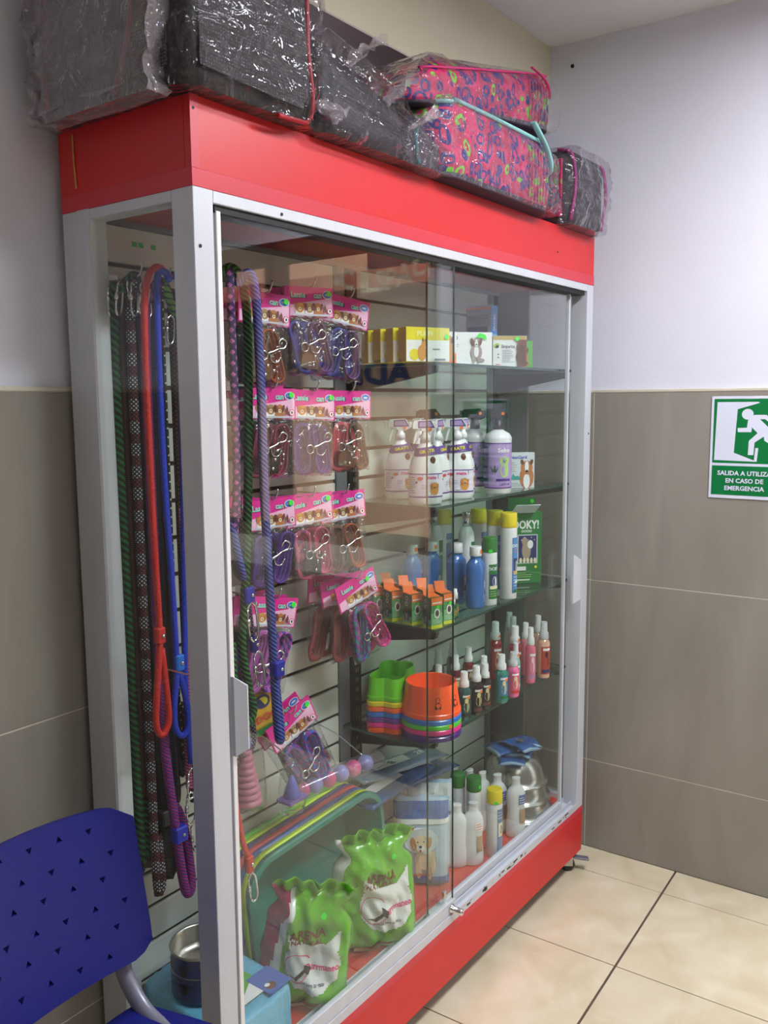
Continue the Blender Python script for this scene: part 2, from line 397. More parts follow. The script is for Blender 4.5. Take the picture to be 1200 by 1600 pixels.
# floor
bm = bmesh.new(); box(bm, -2.75, 9, -9.5, YB+.15, -.08, -.0025); floor = struct(finish('floor', bm, fgrout))
tme = None; S = .417
for i in range(0, 11):
    for j in range(-1, 9):
        d0 = .147+S*(i-1); s0 = .615+S*(j-2)
        g = .0016; gs = .0032 if j == 2 else .0016
        x1, x0 = -d0-g, -d0-S+g; 
        if i == 0: x1 = -.001
        y1, y0 = -s0-gs, -s0-S+(.0032 if j == 1 else .0016)
        if j == -1: y1 = min(y1, .02)
        if j == 0: pass
        bm = bmesh.new(); box(bm, x0, x1, y0, y1, -.012, 0, 0, .0008)
        bm.transform(RW)
        c = sum((v.co for v in bm.verts), Vector())/len(bm.verts)
        if c.x < -2.6 or c.y < -3.3: bm.free(); continue
        finish('tile', bm, floorm, floor)
# ------------------------------------------------------------ the street seen in the glass
tan = M('facade_plaster', (214, 176, 148), .85, var=.06, vscale=1.2)
terra = M('facade_terracotta', (176, 104, 84), .8)
dk = M('facade_dark', (58, 50, 48), .6)
navy = M('sign_blue', (18, 44, 110), .5)
fb = thing('street_building', 'tan building across the street with big blue lettering, mirrored in the glass', 'building', (7, -5, 0))
bm = bmesh.new(); box(bm, 0, .5, -8, 6, 0, 5); finish('wall', bm, tan, fb)
bm = bmesh.new(); box(bm, -.9, 0, -8, 6, 2.62, 2.8, 0, .01); finish('awning', bm, terra, fb)
for k, y in enumerate((-3.4, -1.9, -.35, 1.5, 2.6)): bx('pillar', -.12, .02, y-.12, y+.12, 0, 2.62, dk, fb, .01)
for y in (-4.5, -2.6, .5, 3.4): bx('window', -.03, .02, y-.5, y+.5, 2.95, 4.2, dk, fb, .01)
P = Print(); P.text('ADI ESPECI', 0, 0, .26, navy, 1.25)
P.build('lettering', lambda x, z, e: Vector((-.02-e, -x-.55, 1.83+z)), fb)
bx('kerb', -2.2, -1.5, -8, 6, -.02, .12, M('kerb_concrete', (165, 160, 152), .8), fb)
# opening frame with lettering film
bm = bmesh.new()
onwall(bm, .03, .11, 1.02, 1.07, 0, 2.16); onwall(bm, .03, .11, 1.86, 1.93, 0, 2.16); onwall(bm, .03, .11, 2.70, 2.75, 0, 2.16); onwall(bm, .03, .11, 1.02, 2.75, 2.08, 2.16)
bm.transform(RW); struct(finish('door_1', bm, M('door_frame_brown', (86, 60, 48), .5)))
P = Print(); P.text('SC ILSPAC', 0, 0, .075, M('cream_vinyl', (244, 226, 196), .6), 1.0, arc=.9)
P.build('lettering', lambda x, z, e: RW @ Vector((.06, x-1.34, 1.96+z)), bpy.data.objects['door_1'])
# ceiling lamps (housings of the lights above)
for i, (x, y) in enumerate(((.75, -1.15), (-1.0, -2.4))):
    t = thing('ceiling_lamp', ('white strip ceiling lamp in front of the cabinet', 'white strip ceiling lamp over the back of the room')[i], 'lamp', (x, y, 2.6))
    bx('housing', -.62, .62, -.17, .17, -.035, 0, WHITE, t)
    bx('diffuser', -.6, .6, -.15, .15, -.04, -.034, M('lamp_diffuser', (255, 255, 255), .5, emit=3), t)
# ============================================================ DISPLAY CABINET
CW, CD = 1.539, .3436
cab = thing('display_cabinet', 'tall red and aluminium glass display cabinet on casters', 'cabinet')
# crown
bm = bmesh.new(); box(bm, 0, CW, 0, .016, 1.835, 1.971, 0, .001); box(bm, 0, CW, CD-.016, CD, 1.835, 1.971); box(bm, 0, .016, .016, CD-.016, 1.835, 1.971); box(bm, CW-.016, CW, .016, CD-.016, 1.835, 1.971)
crown = finish('crown_panel', bm, RED, cab)
bx('crown_top', .016, CW-.016, .016, CD-.016, 1.955, 1.9705, RED, cab, 0)
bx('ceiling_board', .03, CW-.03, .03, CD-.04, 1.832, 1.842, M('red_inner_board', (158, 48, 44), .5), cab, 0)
bx('edge_strip', -.0008, CW+.0008, -.0008, CD, 1.8345, 1.862, REDT, crown, .0004)
bx('edge_strip', -.0009, .017, -.0009, .001, 1.862, 1.971, REDT, crown, .0003)
for x, z in ((.006, 1.95), (1.292, 1.90)):
    bm = bmesh.new(); lathe(bm, [(.0025, 0), (.0025, .001)], 8); bm.transform(Matrix.Translation((x, -.0005, z)) @ Matrix.Rotation(PI/2, 4, 'X')); finish('screw', bm, BLACK, crown)
bm = bmesh.new(); tube(bm, [(-.0015, .30, 1.963), (-.0018, .299, 1.92), (-.0015, .296, 1.872)], .0013, 6); finish('glue_drip', bm, M('yellowed_glue', (206, 178, 96), .3), crown)
# base
bm = bmesh.new(); box(bm, 0, CW, 0, .016, .07, .219, 0, .001); box(bm, 0, CW, CD-.016, CD, .07, .219); box(bm, 0, .016, .016, CD-.016, .07, .219); box(bm, CW-.016, CW, .016, CD-.016, .07, .219)
base = finish('base_panel', bm, RED, cab)
bx('edge_strip', -.0008, CW+.0008, -.0008, CD, .200, .2195, REDT, base, .0004)
bx('floor_board', .02, CW-.02, .05, CD-.03, .205, .235, REDF, cab, 0)
bx('bottom_board', .016, CW-.016, .016, CD-.016, .072, .085, dk, cab, 0)
# posts and rails
bx('post', 0, .042, 0, .05, .219, 1.835, ALU, cab); bx('post', 1.497, CW, 0, .05, .219, 1.835, ALU, cab)
bx('post', 0, .034, .264, CD, .219, 1.835, ALU, cab); bx('post', 1.505, CW, .264, CD, .219, 1.835, ALU, cab)
bx('post_profile', -.002, .002, .266, .30, .219, 1.835, ALU, cab); 
bx('gap_strip', .0415, .053, .012, .045, .225, 1.815, BLACK, cab, 0)  # solid black strip standing in for the gap between post and door
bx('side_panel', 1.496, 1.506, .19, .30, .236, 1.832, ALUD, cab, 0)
bx('rail', .042, 1.497, 0, .045, 1.815, 1.8347, ALU, cab); bx('rail', 0, .034, .05, .264, 1.817, 1.8347, ALU, cab); bx('rail', 1.505, CW, .05, .264, 1.817, 1.8347, ALU, cab)
bx('rail', 0, .034, .05, .264, .2195, .25, ALU, cab); bx('rail', 1.505, CW, .05, .264, .2195, .25, ALU, cab)
bm = bmesh.new(); box(bm, .042, 1.497, .0, .05, .2195, .230); box(bm, .042, 1.497, 0, .003, .23, .240); box(bm, .042, 1.497, .019, .022, .23, .243); box(bm, .042, 1.497, .046, .05, .23, .246)
finish('door_track', bm, ALU, cab)
bx('upper_track', .05, 1.49, .006, .045, 1.803, 1.816, BLACK, cab, 0)
bm = bmesh.new(); random.seed(4)
for k in range(26):
    x = .8+random.random()*.68; box(bm, x, x+.004+.02*random.random(), -.0004, .0002, .223+.012*random.random(), .2255+.012*random.random())
finish('scuff', bm, M('scuff_dark', (70, 62, 58), .7), cab)['kind'] = 'stuff'
for x, z in ((.012, 1.745), (.20, 1.823), (1.525, 1.40)):
    bm = bmesh.new(); lathe(bm, [(.003, 0), (.003, .001)], 8); bm.transform(Matrix.Translation((x, -.0002, z)) @ Matrix.Rotation(PI/2, 4, 'X')); finish('screw', bm, BLACK, cab)
def pane(name, x0, x1, y0, y1, z0, z1, parent):
    bm = bmesh.new(); fs = box(bm, x0, x1, y0, y1, z0, z1)
    dims = (x1-x0, y1-y0, z1-z0); ax = dims.index(min(dims))
    bm.normal_update()
    for f in bm.faces: f.material_index = 0 if abs(f.normal[ax]) > .9 else 1
    return finish(name, bm, [GLASS, GEDGE], parent)
pane('side_glass', .008, .012, .05, .266, .25, 1.818, cab); pane('side_glass', 1.526, 1.530, .05, .266, .25, 1.818, cab)
dl = bpy.data.objects.new('sliding_door', None); COL.objects.link(dl); dl.parent = cab
pane('door_glass', .058, .778, .008, .013, .268, 1.806, dl)
bx('door_edge', .0525, .0625, .005, .016, .232, 1.806, WHITE, dl); bx('door_shoe', .06, .782, .004, .017, .231, .272, ALU, dl)
prof = [(0, 0), (-.012, -.004), (-.022, -.012), (-.022, -.016), (-.010, -.007), (0, -.004)]
def handle(x, z0, z1, par, dirx=1):
    bm = bmesh.new()
    pts = [(0, .004), (0, -.003), (.016, -.018), (.019, -.018), (.004, .004)]
    n = len(pts); va = [bm.verts.new((x+dirx*a, b, z0 + (.012 if i in (2, 3) else 0))) for i, (a, b) in enumerate(pts)]
    vb = [bm.verts.new((x+dirx*a, b, z1 - (.016 if i in (2, 3) else 0))) for i, (a, b) in enumerate(pts)]
    bm.faces.new(va); bm.faces.new(list(reversed(vb)))
    for i in range(n): bm.faces.new((va[i], vb[i], vb[(i+1) % n], va[(i+1) % n]))
    bmesh.ops.recalc_face_normals(bm, faces=bm.faces); finish('door_handle', bm, ALU, par)
handle(.052, .893, 1.035, dl)
dr = bpy.data.objects.new('sliding_door', None); COL.objects.link(dr); dr.parent = cab
pane('door_glass', .700, 1.438, .030, .035, .258, 1.806, dr)
bx('door_edge', 1.434, 1.442, .027, .038, .232, 1.806, ALU, dr); bx('door_shoe', .70, 1.442, .026, .039, .231, .262, ALU, dr)
handle(1.432, .895, 1.045, dr)
bm = bmesh.new(); lathe(bm, [(.011, 0), (.011, .003), (.0085, .004), (.0085, .030), (.007, .032), (.004, .0322), (.004, .030)], 18); bm.transform(Matrix.Translation((.762, .003, .2545)) @ Matrix.Rotation(PI/2, 4, 'X'))
box(bm, .745, .755, .0135, .020, .262, .300)
finish('cylinder_lock', bm, CHROME, cab)
# casters
for x, y in ((1.510, .034), (.05, .035), (1.497, .30), (.05, .30)):
    ca = bpy.data.objects.new('caster', None); COL.objects.link(ca); ca.parent = cab; ca.location = (x, y, 0); ca.rotation_euler = (0, 0, -1.0)
    bm = bmesh.new(); lathe(bm, [(.010, -.009), (.021, -.008), (.0235, -.005), (.0235, .005), (.021, .008), (.010, .009)], 20); bm.transform(Matrix.Translation((0, 0, .0235)) @ Matrix.Rotation(PI/2, 4, 'X')); finish('wheel', bm, M('caster_rubber', (46, 46, 50), .5), ca)
    bm = bmesh.new(); box(bm, -.018, .018, -.018, .018, .062, .0685); box(bm, -.014, .016, -.013, -.0105, .02, .062, 0, .001); box(bm, -.014, .016, .0105, .013, .02, .062, 0, .001); lathe(bm, [(.006, -.016), (.006, .016)], 10, off=(0, 0, 0)); bm.transform(Matrix.Identity(4)); finish('fork', bm, STEEL, ca)
    bm = bmesh.new(); box(bm, .012, .062, -.012, .012, .046, .052, 0, .002, Matrix.Rotation(.12, 4, 'Y')); finish('brake_pedal', bm, M('grey_pedal', (110, 112, 120), .5), ca)
# slat wall
slatm = M('white_melamine_slat', (206, 206, 200), .4, var=.03, vscale=5)
bx('backing_board', .036, 1.50, .3085, .314, .235, 1.832, M('groove_brown', (62, 48, 40), .7), cab, 0)
z = 1.7535; k = 0
pitch = .0745
zz = [1.530+pitch*3-pitch*i for i in range(21)]
for (xa, xb) in ((.036, .694), (.781, 1.436)):
    me = None
    for i in range(len(zz)):
        top = zz[i]-.0045; bot = (zz[i+1]+.0045) if i+1 < len(zz) else .236
        if i == len(zz)-1 and top-bot < .01: continue
        bm = bmesh.new(); box(bm, xa, xb, .300, .3075, bot, top, 0, .001); finish('slat', bm, slatm, cab)
bx('header_board', .036, 1.436, .2985, .3075, 1.7565, 1.822, M('white_header', (222, 220, 218), .4), cab)
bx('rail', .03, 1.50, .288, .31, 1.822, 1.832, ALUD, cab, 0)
for x in (.113, .128, .157): bx('sticker', x, x+.011, .2978, .2986, 1.790, 1.799, M('green_sticker', (44, 190, 66), .5), cab, 0)
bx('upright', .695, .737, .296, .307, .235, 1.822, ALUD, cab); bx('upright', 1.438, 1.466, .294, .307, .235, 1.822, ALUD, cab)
bm = bmesh.new(); box(bm, .738, .779, .292, .3075, .235, 1.822); box(bm, 1.467, 1.497, .297, .3075, .235, 1.822); up = finish('upright', bm, M('dark_slotted_steel', (40, 36, 38), .5, .3), cab)
bm = bmesh.new()
for i in range(60):
    z = .26+i*.026; box(bm, .756, .760, .2915, .2922, z, z+.011); box(bm, .764, .768, .2915, .2922, z, z+.011)
finish('slot', bm, M('slot_light', (120, 112, 104), .6), up)['kind'] = 'stuff'
# glass shelves on tapered brackets
shm = thin('shelf_glass', (214, 238, 228), .05, .9, .0, .03, (190, 225, 210))
brk = M('bracket_dark_grey', (42, 44, 50), .45, .2)
SH = (1.590, 1.252, .955, .68)
for zt in SH:
    bm = bmesh.new(); box(bm, .757 if zt > .7 else .706, 1.497, .047, .294, zt-.007, zt); bm.normal_update()
    for f in bm.faces: f.material_index = 0 if abs(f.normal.z) > .9 else 1
    sh = finish('glass_shelf', bm, [shm, GEDGE], cab)
    for xb in (.756, 1.468):
        bm = bmesh.new(); a = [(.293, zt-.0075), (.293, zt-.066), (.20, zt-.05), (.052, zt-.024), (.046, zt-.0075)]
        va = [bm.verts.new((xb+.004, y, z)) for y, z in a]; vb = [bm.verts.new((xb+.018, y, z)) for y, z in a]; n = len(a)
        bm.faces.new(va); bm.faces.new(list(reversed(vb)))
        for i in range(n): bm.faces.new((va[i], vb[i], vb[(i+1) % n], va[(i+1) % n]))
        bmesh.ops.recalc_face_normals(bm, faces=bm.faces); finish('bracket', bm, brk, sh)
# ============================================================ EXIT SIGN on the right wall
t = thing('exit_sign', 'green and white emergency exit sign with running figure on tiled wall', 'sign', RW @ Vector((0, -.7702, 1.358)), rot=(0, 0, WR-PI/2))
SG = M('sign_green', (0, 122, 62), .4, var=.02); SW = M('sign_white', (226, 230, 250), .4, var=.01)
bx('sign_plate', -.1, .1, -.0035, -.0005, -.1495, .1495, SW, t)
P = Print(); P.rect(-.092, -.045, .092, .142, SG); P.rect(-.092, -.139, .092, -.053, SG)
P.poly([(-.083, .133), (.032, .133), (.033, .130), (-.026, .112), (-.032, -.0142), (.024, -.0355), (.0265, .001), (.0346, .001), (.032, -.039), (-.087, -.037)], SW)
P.ell(.002, .0977, .016, .0155, SW, n=24)
P.poly([(.0208, .096), (.053, .096), (.076, .074), (.070, .066), (.050, .0835), (.036, .0835), (.062, .058), (.060, .030), (.086, .012), (.080, .003), (.050, .022), (.048, .034), (.024, .0164), (.022, -.020), (.007, -.020), (.008, .021), (.031, .0435), (.015, .060), (.0139, .0459), (-.023, .0459), (-.024, .0576), (.0012, .0588), (.0035, .080)], SW)
P.text('SALIDA A UTILIZAR', .004, -.074, .0128, SW, 1.0); P.text('EN CASO DE', 0, -.096, .0128, SW, 1.0); P.text('EMERGENCIA', 0, -.118, .0128, SW, 1.0)
P.build('printed_sign', flat(-.0036), t, eps=.0002)
# ============================================================ CHAIR
ch = thing('chair', 'blue plastic chair with triangular holes in its back and grey tube frame', 'chair', (-.280, -.100, 0), .16)
BL = M('blue_plastic', (22, 30, 122), .42, var=.04, vscale=8, bump=.08, bscale=300)
bw, bh = .255, .30
me = bpy.data.meshes.new('backrest'); bm = bmesh.new()
def bpt(u, v):   # u -1..1, v 0..1
    top = .275-.022*abs(u)**2.2-.05*max(0, abs(u)-.84)**1*3; zz_ = v*top + .0*(1-v)
    w = bw*(1-.05*(1-v)); w *= 1
    zb = .012*abs(u)**3*(1-v)*0
    y = .155+.05*v - .045*(1-u*u)*-1*1
    # corner rounding
    c = max(0, abs(u)-.85)/.15
    return Vector((u*w, y+.0, 560e-3+zb+zz_*(1)+ (c*c*.025 if v < .01 else 0)))
NU, NV = 28, 10
gr = [[bm.verts.new(bpt(-1+2*i/NU, j/NV)) for i in range(NU+1)] for j in range(NV+1)]
for j in range(NV):
    for i in range(NU): f = bm.faces.new((gr[j][i], gr[j][i+1], gr[j+1][i+1], gr[j+1][i])); f.smooth = True
bk = finish('backrest', bm, BL, ch, smooth=True)
md = bk.modifiers.new('s', 'SOLIDIFY'); md.thickness = .012; md.offset = 0
bm = bmesh.new(); random.seed(2); k = 0
for r_ in range(6):
    for c in range(9):
        u = -.20+c*.052+(.026 if r_ % 2 else 0)-.004*r_; zc_ = .605+r_*.042-(c-4)*.006
        if zc_ > .815 or zc_ < .585 or abs(u) > .22: continue
        s = .0068; k += 1; a0 = PI/2 if (r_+c) % 2 else -PI/2
        prism(bm, [(u+s*math.cos(a0+2*PI*q/3), zc_+s*math.sin(a0+2*PI*q/3)) for q in range(3)], .08, .32)
bmesh.ops.recalc_face_normals(bm, faces=bm.faces)
cut = finish('cut', bm, BL, ch)
mb = bk.modifiers.new('b', 'BOOLEAN'); mb.object = cut; mb.solver = 'EXACT'
bpy.context.view_layer.update()
dg = bpy.context.evaluated_depsgraph_get(); nm = bpy.data.meshes.new_from_object(bk.evaluated_get(dg))
bk.modifiers.clear(); bk.data = nm; bpy.data.objects.remove(cut); smooth_angle(bk, 25)
bm = bmesh.new()   # seat: waterfall front, rounded corners
NU = 20
def seatp(u, v):
    uu, vv = 2*u-1, 2*v-1
    w = .235*(1-.10*(v**6)-.12*(1-v)**6); d = .25
    return Vector((uu*w, -.07+vv*d*(1-.06*abs(uu)**6), .474-.018*(1-uu*uu)*(1-vv*vv)-.03*max(0, -vv-.6)**1*1.2+.012*max(0, vv-.7)))
gr = [[bm.verts.new(seatp(i/NU, j/NU)) for i in range(NU+1)] for j in range(NU+1)]
for j in range(NU):
    for i in range(NU): f = bm.faces.new((gr[j][i], gr[j][i+1], gr[j+1][i+1], gr[j+1][i])); f.smooth = True
so = finish('seat', bm, BL, ch, smooth=True); md = so.modifiers.new('s', 'SOLIDIFY'); md.thickness = .014; md.offset = -1
GT = M('grey_painted_tube', (140, 142, 158), .35, .2)
for sx in (-1, 1):
    bm = bmesh.new(); tube(bm, [(sx*.215, .222, .66), (sx*.214, .205, .56), (sx*.210, .185, .51), (sx*.203, .12, .462), (sx*.195, -.02, .447), (sx*.195, -.30, .447)], .0150, 12, sx=1.15, sy=.8); finish('back_tube', bm, GT, ch)
    bm = bmesh.new(); tube(bm, [(sx*.195, -.27, .42), (sx*.20, -.29, .36), (sx*.215, -.31, .012)], .0115, 10); finish('leg', bm, GT, ch)
    bm = bmesh.new(); tube(bm, [(sx*.195, .03, .42), (sx*.20, .06, .36), (sx*.215, .14, .012)], .0115, 10); finish('leg', bm, GT, ch)
    for yy in (-.31, .14):
        bm = bmesh.new(); lathe(bm, [(.014, 0), (.014, .03)], 10, off=(sx*.215, yy, 0)); finish('foot_cap', bm, BLACK, ch)
bm = bmesh.new(); tube(bm, [(-.19, -.2, .425), (.19, -.2, .425)], .010, 8, n=1); finish('cross_bar', bm, GT, ch)
bm = bmesh.new(); tube(bm, [(-.19, .02, .425), (.19, .02, .425)], .010, 8, n=1); finish('cross_bar', bm, GT, ch)
# ============================================================ PRODUCTS ON THE SHELVES
PUR = PM('purple', (92, 40, 140)); LIL = PM('lilac', (178, 150, 208)); PINK = PM('pink', (226, 60, 130)); ORG = PM('orange', (255, 122, 44), .5)
TXT = PM('grey_text', (110, 108, 128)); INK = PM('ink', (25, 22, 25)); YEL = PM('yellow', (240, 224, 30)); GOLD = PM('golden_fur', (214, 150, 70)); BRN = PM('brown_fur', (112, 70, 48))
WP = PM('white', (240, 240, 242)); NEON = PM('neon_green', (60, 240, 60)); NEOR = PM('neon_orange', (255, 130, 40)); BLU = PM('blue', (40, 92, 190)); SKY = PM('sky_blue', (130, 180, 226)); GRN = PM('green', (20, 120, 52)); DGRN = PM('deep_green', (22, 74, 40)); RDP = PM('red', (206, 54, 50)); CRM = PM('cream_fur', (236, 214, 180)); TEAL = PM('teal', (60, 168, 160)); MAR = PM('maroon', (120, 66, 56)); LPK = PM('light_pink', (246, 206, 228)); FUR2 = PM('tan_fur', (190, 122, 74)); NAVY = PM('navy', (34, 42, 104)); LGR = PM('pale_green', (176, 206, 130))
Y1 = [(.70+.0, .06)]
def dot(P, x, z, r, m): P.ell(x, z, r, r, m, n=10)
# ---- shelf 1: medicine boxes
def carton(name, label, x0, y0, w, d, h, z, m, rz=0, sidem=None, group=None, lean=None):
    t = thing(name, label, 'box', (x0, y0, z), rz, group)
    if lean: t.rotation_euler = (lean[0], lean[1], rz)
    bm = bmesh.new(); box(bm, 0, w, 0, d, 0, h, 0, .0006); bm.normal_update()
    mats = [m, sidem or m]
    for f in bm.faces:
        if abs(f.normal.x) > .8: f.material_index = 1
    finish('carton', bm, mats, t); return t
Z1 = 1.5902
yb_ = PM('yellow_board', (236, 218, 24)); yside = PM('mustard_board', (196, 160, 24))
pos = ['yellow and white medicine box with cat picture, nearest the glass on the top shelf', 'yellow box directly behind the box with the cat picture', 'third yellow box back in the row on the top shelf', 'rearmost yellow box of the row on the top shelf']
for i in range(4):
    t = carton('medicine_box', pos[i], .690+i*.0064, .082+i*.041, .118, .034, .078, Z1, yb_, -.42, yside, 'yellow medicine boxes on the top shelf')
    P = Print(); P.rect(0.001, .001, .117, .049, WP); P.rect(0.001, .049, .117, .077, yb_)
    P.text('PUPPI', .05, .064, .011, PM('pale_yellow', (250, 245, 170)), 1.1)
    P.ell(.022, .016, .013, .013, yb_); P.ell(.042, .02, .012, .018, GOLD); P.ell(.048, .04, .007, .008, GOLD); P.poly([(.042, .046), (.044, .056), (.047, .047)], BRN); P.poly([(.049, .047), (.053, .056), (.054, .045)], BRN); P.rect(.07, .028, .09, .030, TXT); P.rect(.075, .004, .105, .0075, TXT)
    dot(P, .108, .058, .006, NEON); P.build('printed_front', flat(0), t)
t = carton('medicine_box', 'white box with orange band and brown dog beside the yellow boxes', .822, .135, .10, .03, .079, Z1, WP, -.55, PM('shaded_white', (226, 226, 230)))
P = Print(); P.rect(.001, .001, .099, .026, ORG); P.rect(.004, .058, .045, .066, RDP); P.rect(.001, .0268, .099, .0285, YEL); dog(P, .078, .034, .05, GOLD, BRN); P.text('NexGar', .06, .012, .007, PM('peach_text', (255, 190, 150)), 1.1); P.build('printed_front', flat(0), t)
t = carton('medicine_box', 'long white box with spotted grey puppy under a green sticker', .930, .142, .135, .035, .083, Z1, WP, -.72, WP)
P = Print(); P.text('DISO', .030, .068, .009, PUR, .95); lines(P, .012, .056, .036, 5, .005, TXT, .001); dog(P, .092, .032, .052, PM('grey_fur', (168, 152, 150)), BRN, WP); P.poly([(.090, .070), (.100, .081), (.116, .076), (.120, .064), (.106, .068)], NEON); P.rect(.003, .002, .02, .006, YEL); P.build('printed_front', flat(0), t)
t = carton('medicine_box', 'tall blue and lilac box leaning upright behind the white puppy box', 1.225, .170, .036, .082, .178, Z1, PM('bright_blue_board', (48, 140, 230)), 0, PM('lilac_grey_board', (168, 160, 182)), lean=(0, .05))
P = Print(); P.text('BRAVEC', .018, .13, .010, WP, .9, PI/2); P.rect(.0, .088, .036, .098, SKY); P.build('printed_front', flat(0), t)
P = Print(); P.text('BRAVECTO', -.042, .145, .011, TXT, .8); P.rect(-.075, .095, -.012, .118, NAVY, 1); P.ell(-.02, .1065, .011, .0115, INK); P.rect(-.08, .166, -.004, .172, ORG); P.ell(-.04, .075, .012, .009, INK); P.build('printed_side', side(0), t)
t = carton('medicine_box', 'slim dark brown box between the blue box and the white gold topped box', 1.128, .130, .020, .05, .082, Z1, PM('dark_brown_board', (70, 50, 46)), -.3)
t = carton('medicine_box', 'white box with gold top band and brown dog strip', 1.150, .118, .094, .026, .084, Z1, WP, -.82, WP)
P = Print(); P.rect(.001, .073, .093, .0835, PM('gold_band', (196, 168, 92))); P.text('Simparica', .042, .056, .0085, TXT, .8); P.ell(.010, .058, .009, .006, PM('lime', (160, 200, 60)), .5); P.ell(.012, .055, .005, .004, INK, .5)
lines(P, .026, .045, .036, 8, .0045, TXT, .001, 3); P.rect(.068, .001, .093, .0735, MAR); dog(P, .078, .028, .045, PM('chocolate_fur', (96, 60, 44)), BRN); dot(P, .066, .076, .006, NEON); P.rect(.006, .006, .02, .008, RDP); dot(P, .014, .034, .002, INK); dot(P, .014, .026, .002, INK)
P.build('printed_front', flat(0), t)
t = carton('medicine_box', 'teal and green box with tan dog at the right end of the top shelf', 1.262, .118, .060, .03, .077, Z1, GRN, -.75, TEAL)
P = Print(); P.rect(.001, .001, .059, .076, TEAL); P.rect(.03, .001, .0595, .076, PM('leaf_green', (88, 172, 70))); dog(P, .034, .028, .042, FUR2, BRN, WP); P.rect(.001, .001, .025, .03, WP); P.build('printed_front', flat(0), t)
# ---- shelf 2: spray bottles
Z2 = 1.2522
SPW = M('white_bottle_plastic', (238, 238, 242), .28, var=.015, coat=.3)
def trigger(t, z, m, s=1, panel=None, flip=-1):
    bm = bmesh.new(); lathe(bm, [(.014*s, z), (.014*s, z+.014*s), (.010*s, z+.018*s), (.010*s, z+.03*s)], 14); finish('collar', bm, m, t)
    f = flip
    bm = bmesh.new(); prism(bm, [(f*.034*s, z+.028*s+.004), (f*.034*s, z+.045*s), (f*.030*s, z+.053*s), (-f*.012*s, z+.055*s), (-f*.026*s, z+.040*s), (-f*.026*s, z+.030*s), (-f*.012*s, z+.024*s), (f*.012*s, z+.026*s), (f*.012*s, z+.032*s)], -.010*s, .010*s)
    box(bm, min(f*.034, f*.042)*s, max(f*.034, f*.042)*s, -.006*s, .006*s, z+.036*s, z+.050*s); bmesh.ops.recalc_face_normals(bm, faces=bm.faces); h = finish('spray_head', bm, m, t)
    bm = bmesh.new(); prism(bm, [(f*.016*s, z+.034*s), (f*.022*s, z+.034*s), (f*.030*s, z+.008*s), (f*.032*s, z-.006*s), (f*.027*s, z-.004*s), (f*.024*s, z+.010*s)], -.005*s, .005*s); bmesh.ops.recalc_face_normals(bm, faces=bm.faces); finish('trigger', bm, m, t)
    if panel:
        P = Print(); P.poly([(f*.020*s, z+.034*s), (f*.020*s, z+.051*s), (-f*.012*s, z+.053*s), (-f*.023*s, z+.034*s)][::(1 if f < 0 else -1)], panel); P.poly([(f*.017*s, z+.037*s), (f*.017*s, z+.048*s), (-f*.010*s, z+.050*s), (-f*.018*s, z+.037*s)][::(1 if f < 0 else -1)], LIL); P.build('head_label', flat(-.0102*s), t)
def flea_spray(x, y, rz, label, back=False, s=1):
    t = thing('spray_bottle', label, 'bottle', (x, y, Z2), rz, 'white and purple spray bottles on the second shelf')
    bm = bmesh.new(); lathe(bm, [(.036, 0), (.0405, .004), (.0415, .02), (.0415, .078), (.039, .092), (.033, .112), (.024, .130), (.017, .143), (.013, .148), (.013, .156)], 28, sy=.72); finish('bottle', bm, SPW, t)
    f = lambda u, z, e: Vector(((.0415+e+.0004)*math.sin(u/.0415), -(.0415+e+.0004)*.72*math.cos(u/.0415), z))
    P = Print(); P.rect(-.058, .018, .058, .076, PM('label_lilac', (226, 218, 236)), 20); P.rect(-.058, .018, .058, .0215, PUR, 20); P.rect(-.058, .0735, .058, .076, PUR, 20)
    P.poly([(-.012, .075), (.030, .075), (.030, .064), (.010, .052), (-.012, .062)], PUR); P.text('mata', .009, .067, .008, PINK, 1.2); P.text('SPRAY', .010, .058, .0045, WP, 1.1)
    P.ell(.018, .036, .012, .013, GOLD); P.ell(.018, .046, .009, .009, GOLD); P.ell(.010, .044, .004, .008, PM('amber_fur', (190, 120, 50)), .2); P.ell(.026, .044, .004, .008, PM('amber_fur', (190, 120, 50)), -.2); P.ell(.018, .042, .002, .002, INK)
    P.poly([(-.058, .0215), (.03, .0215), (.004, .025), (-.012, .034), (-.058, .030)], LIL); P.ell(-.018, .064, .007, .004, RDP); lines(P, -.05, .066, .022, 9, .0045, TXT, .001, 5); lines(P, -.014, .048, .014, 3, .004, TXT, .001, 6); P.ell(.0, .028, .006, .003, WP); dot(P, -.026, .055, .003, NAVY)
    P.build('bottle_label', f, t, eps=.00012)
    trigger(t, .152, SPW, .95, PUR, -1)
    bm = bmesh.new(); lathe(bm, [(.0325, .118), (.0245, .137)], 24, sy=.74, cap0=False, cap1=False); lathe(bm, [(.0315, .118), (.0235, .137)], 24, sy=.74, cap0=False, cap1=False)
    cb = finish('collar_tag', bm, PUR, t); cb.rotation_euler = (0, -.14, 0); cb.location = (.018, 0, .003)
    P = Print(); P.text('GRATIS', 0, .1275, .007, YEL, 1.2); P.build('tag_lettering', lambda u, z, e: Vector(((.029+e)*math.sin(u/.029), -.74*(.0305+e+(.1275-z)*.4)*math.cos(u/.029), z)), cb)
    P = Print(); dot(P, .010, .181, .0045, NEOR); P.build('price_dot', flat(-.0106), t)
    bm = bmesh.new(); sphere(bm, (.014, -.024, .108), .007, 10, 0, (1, .3, 1.3)); finish('dog_sticker', bm, BRN, t)
    return t
flea_spray(.880, .235, -.75, 'white spray bottle with purple label at the left rear of the second shelf')
flea_spray(.985, .245, .25, 'white spray bottle turned sideways behind the left rear one')
flea_spray(.802, .105, -.80, 'white spray bottle with golden dog on label, nearest the glass at left')
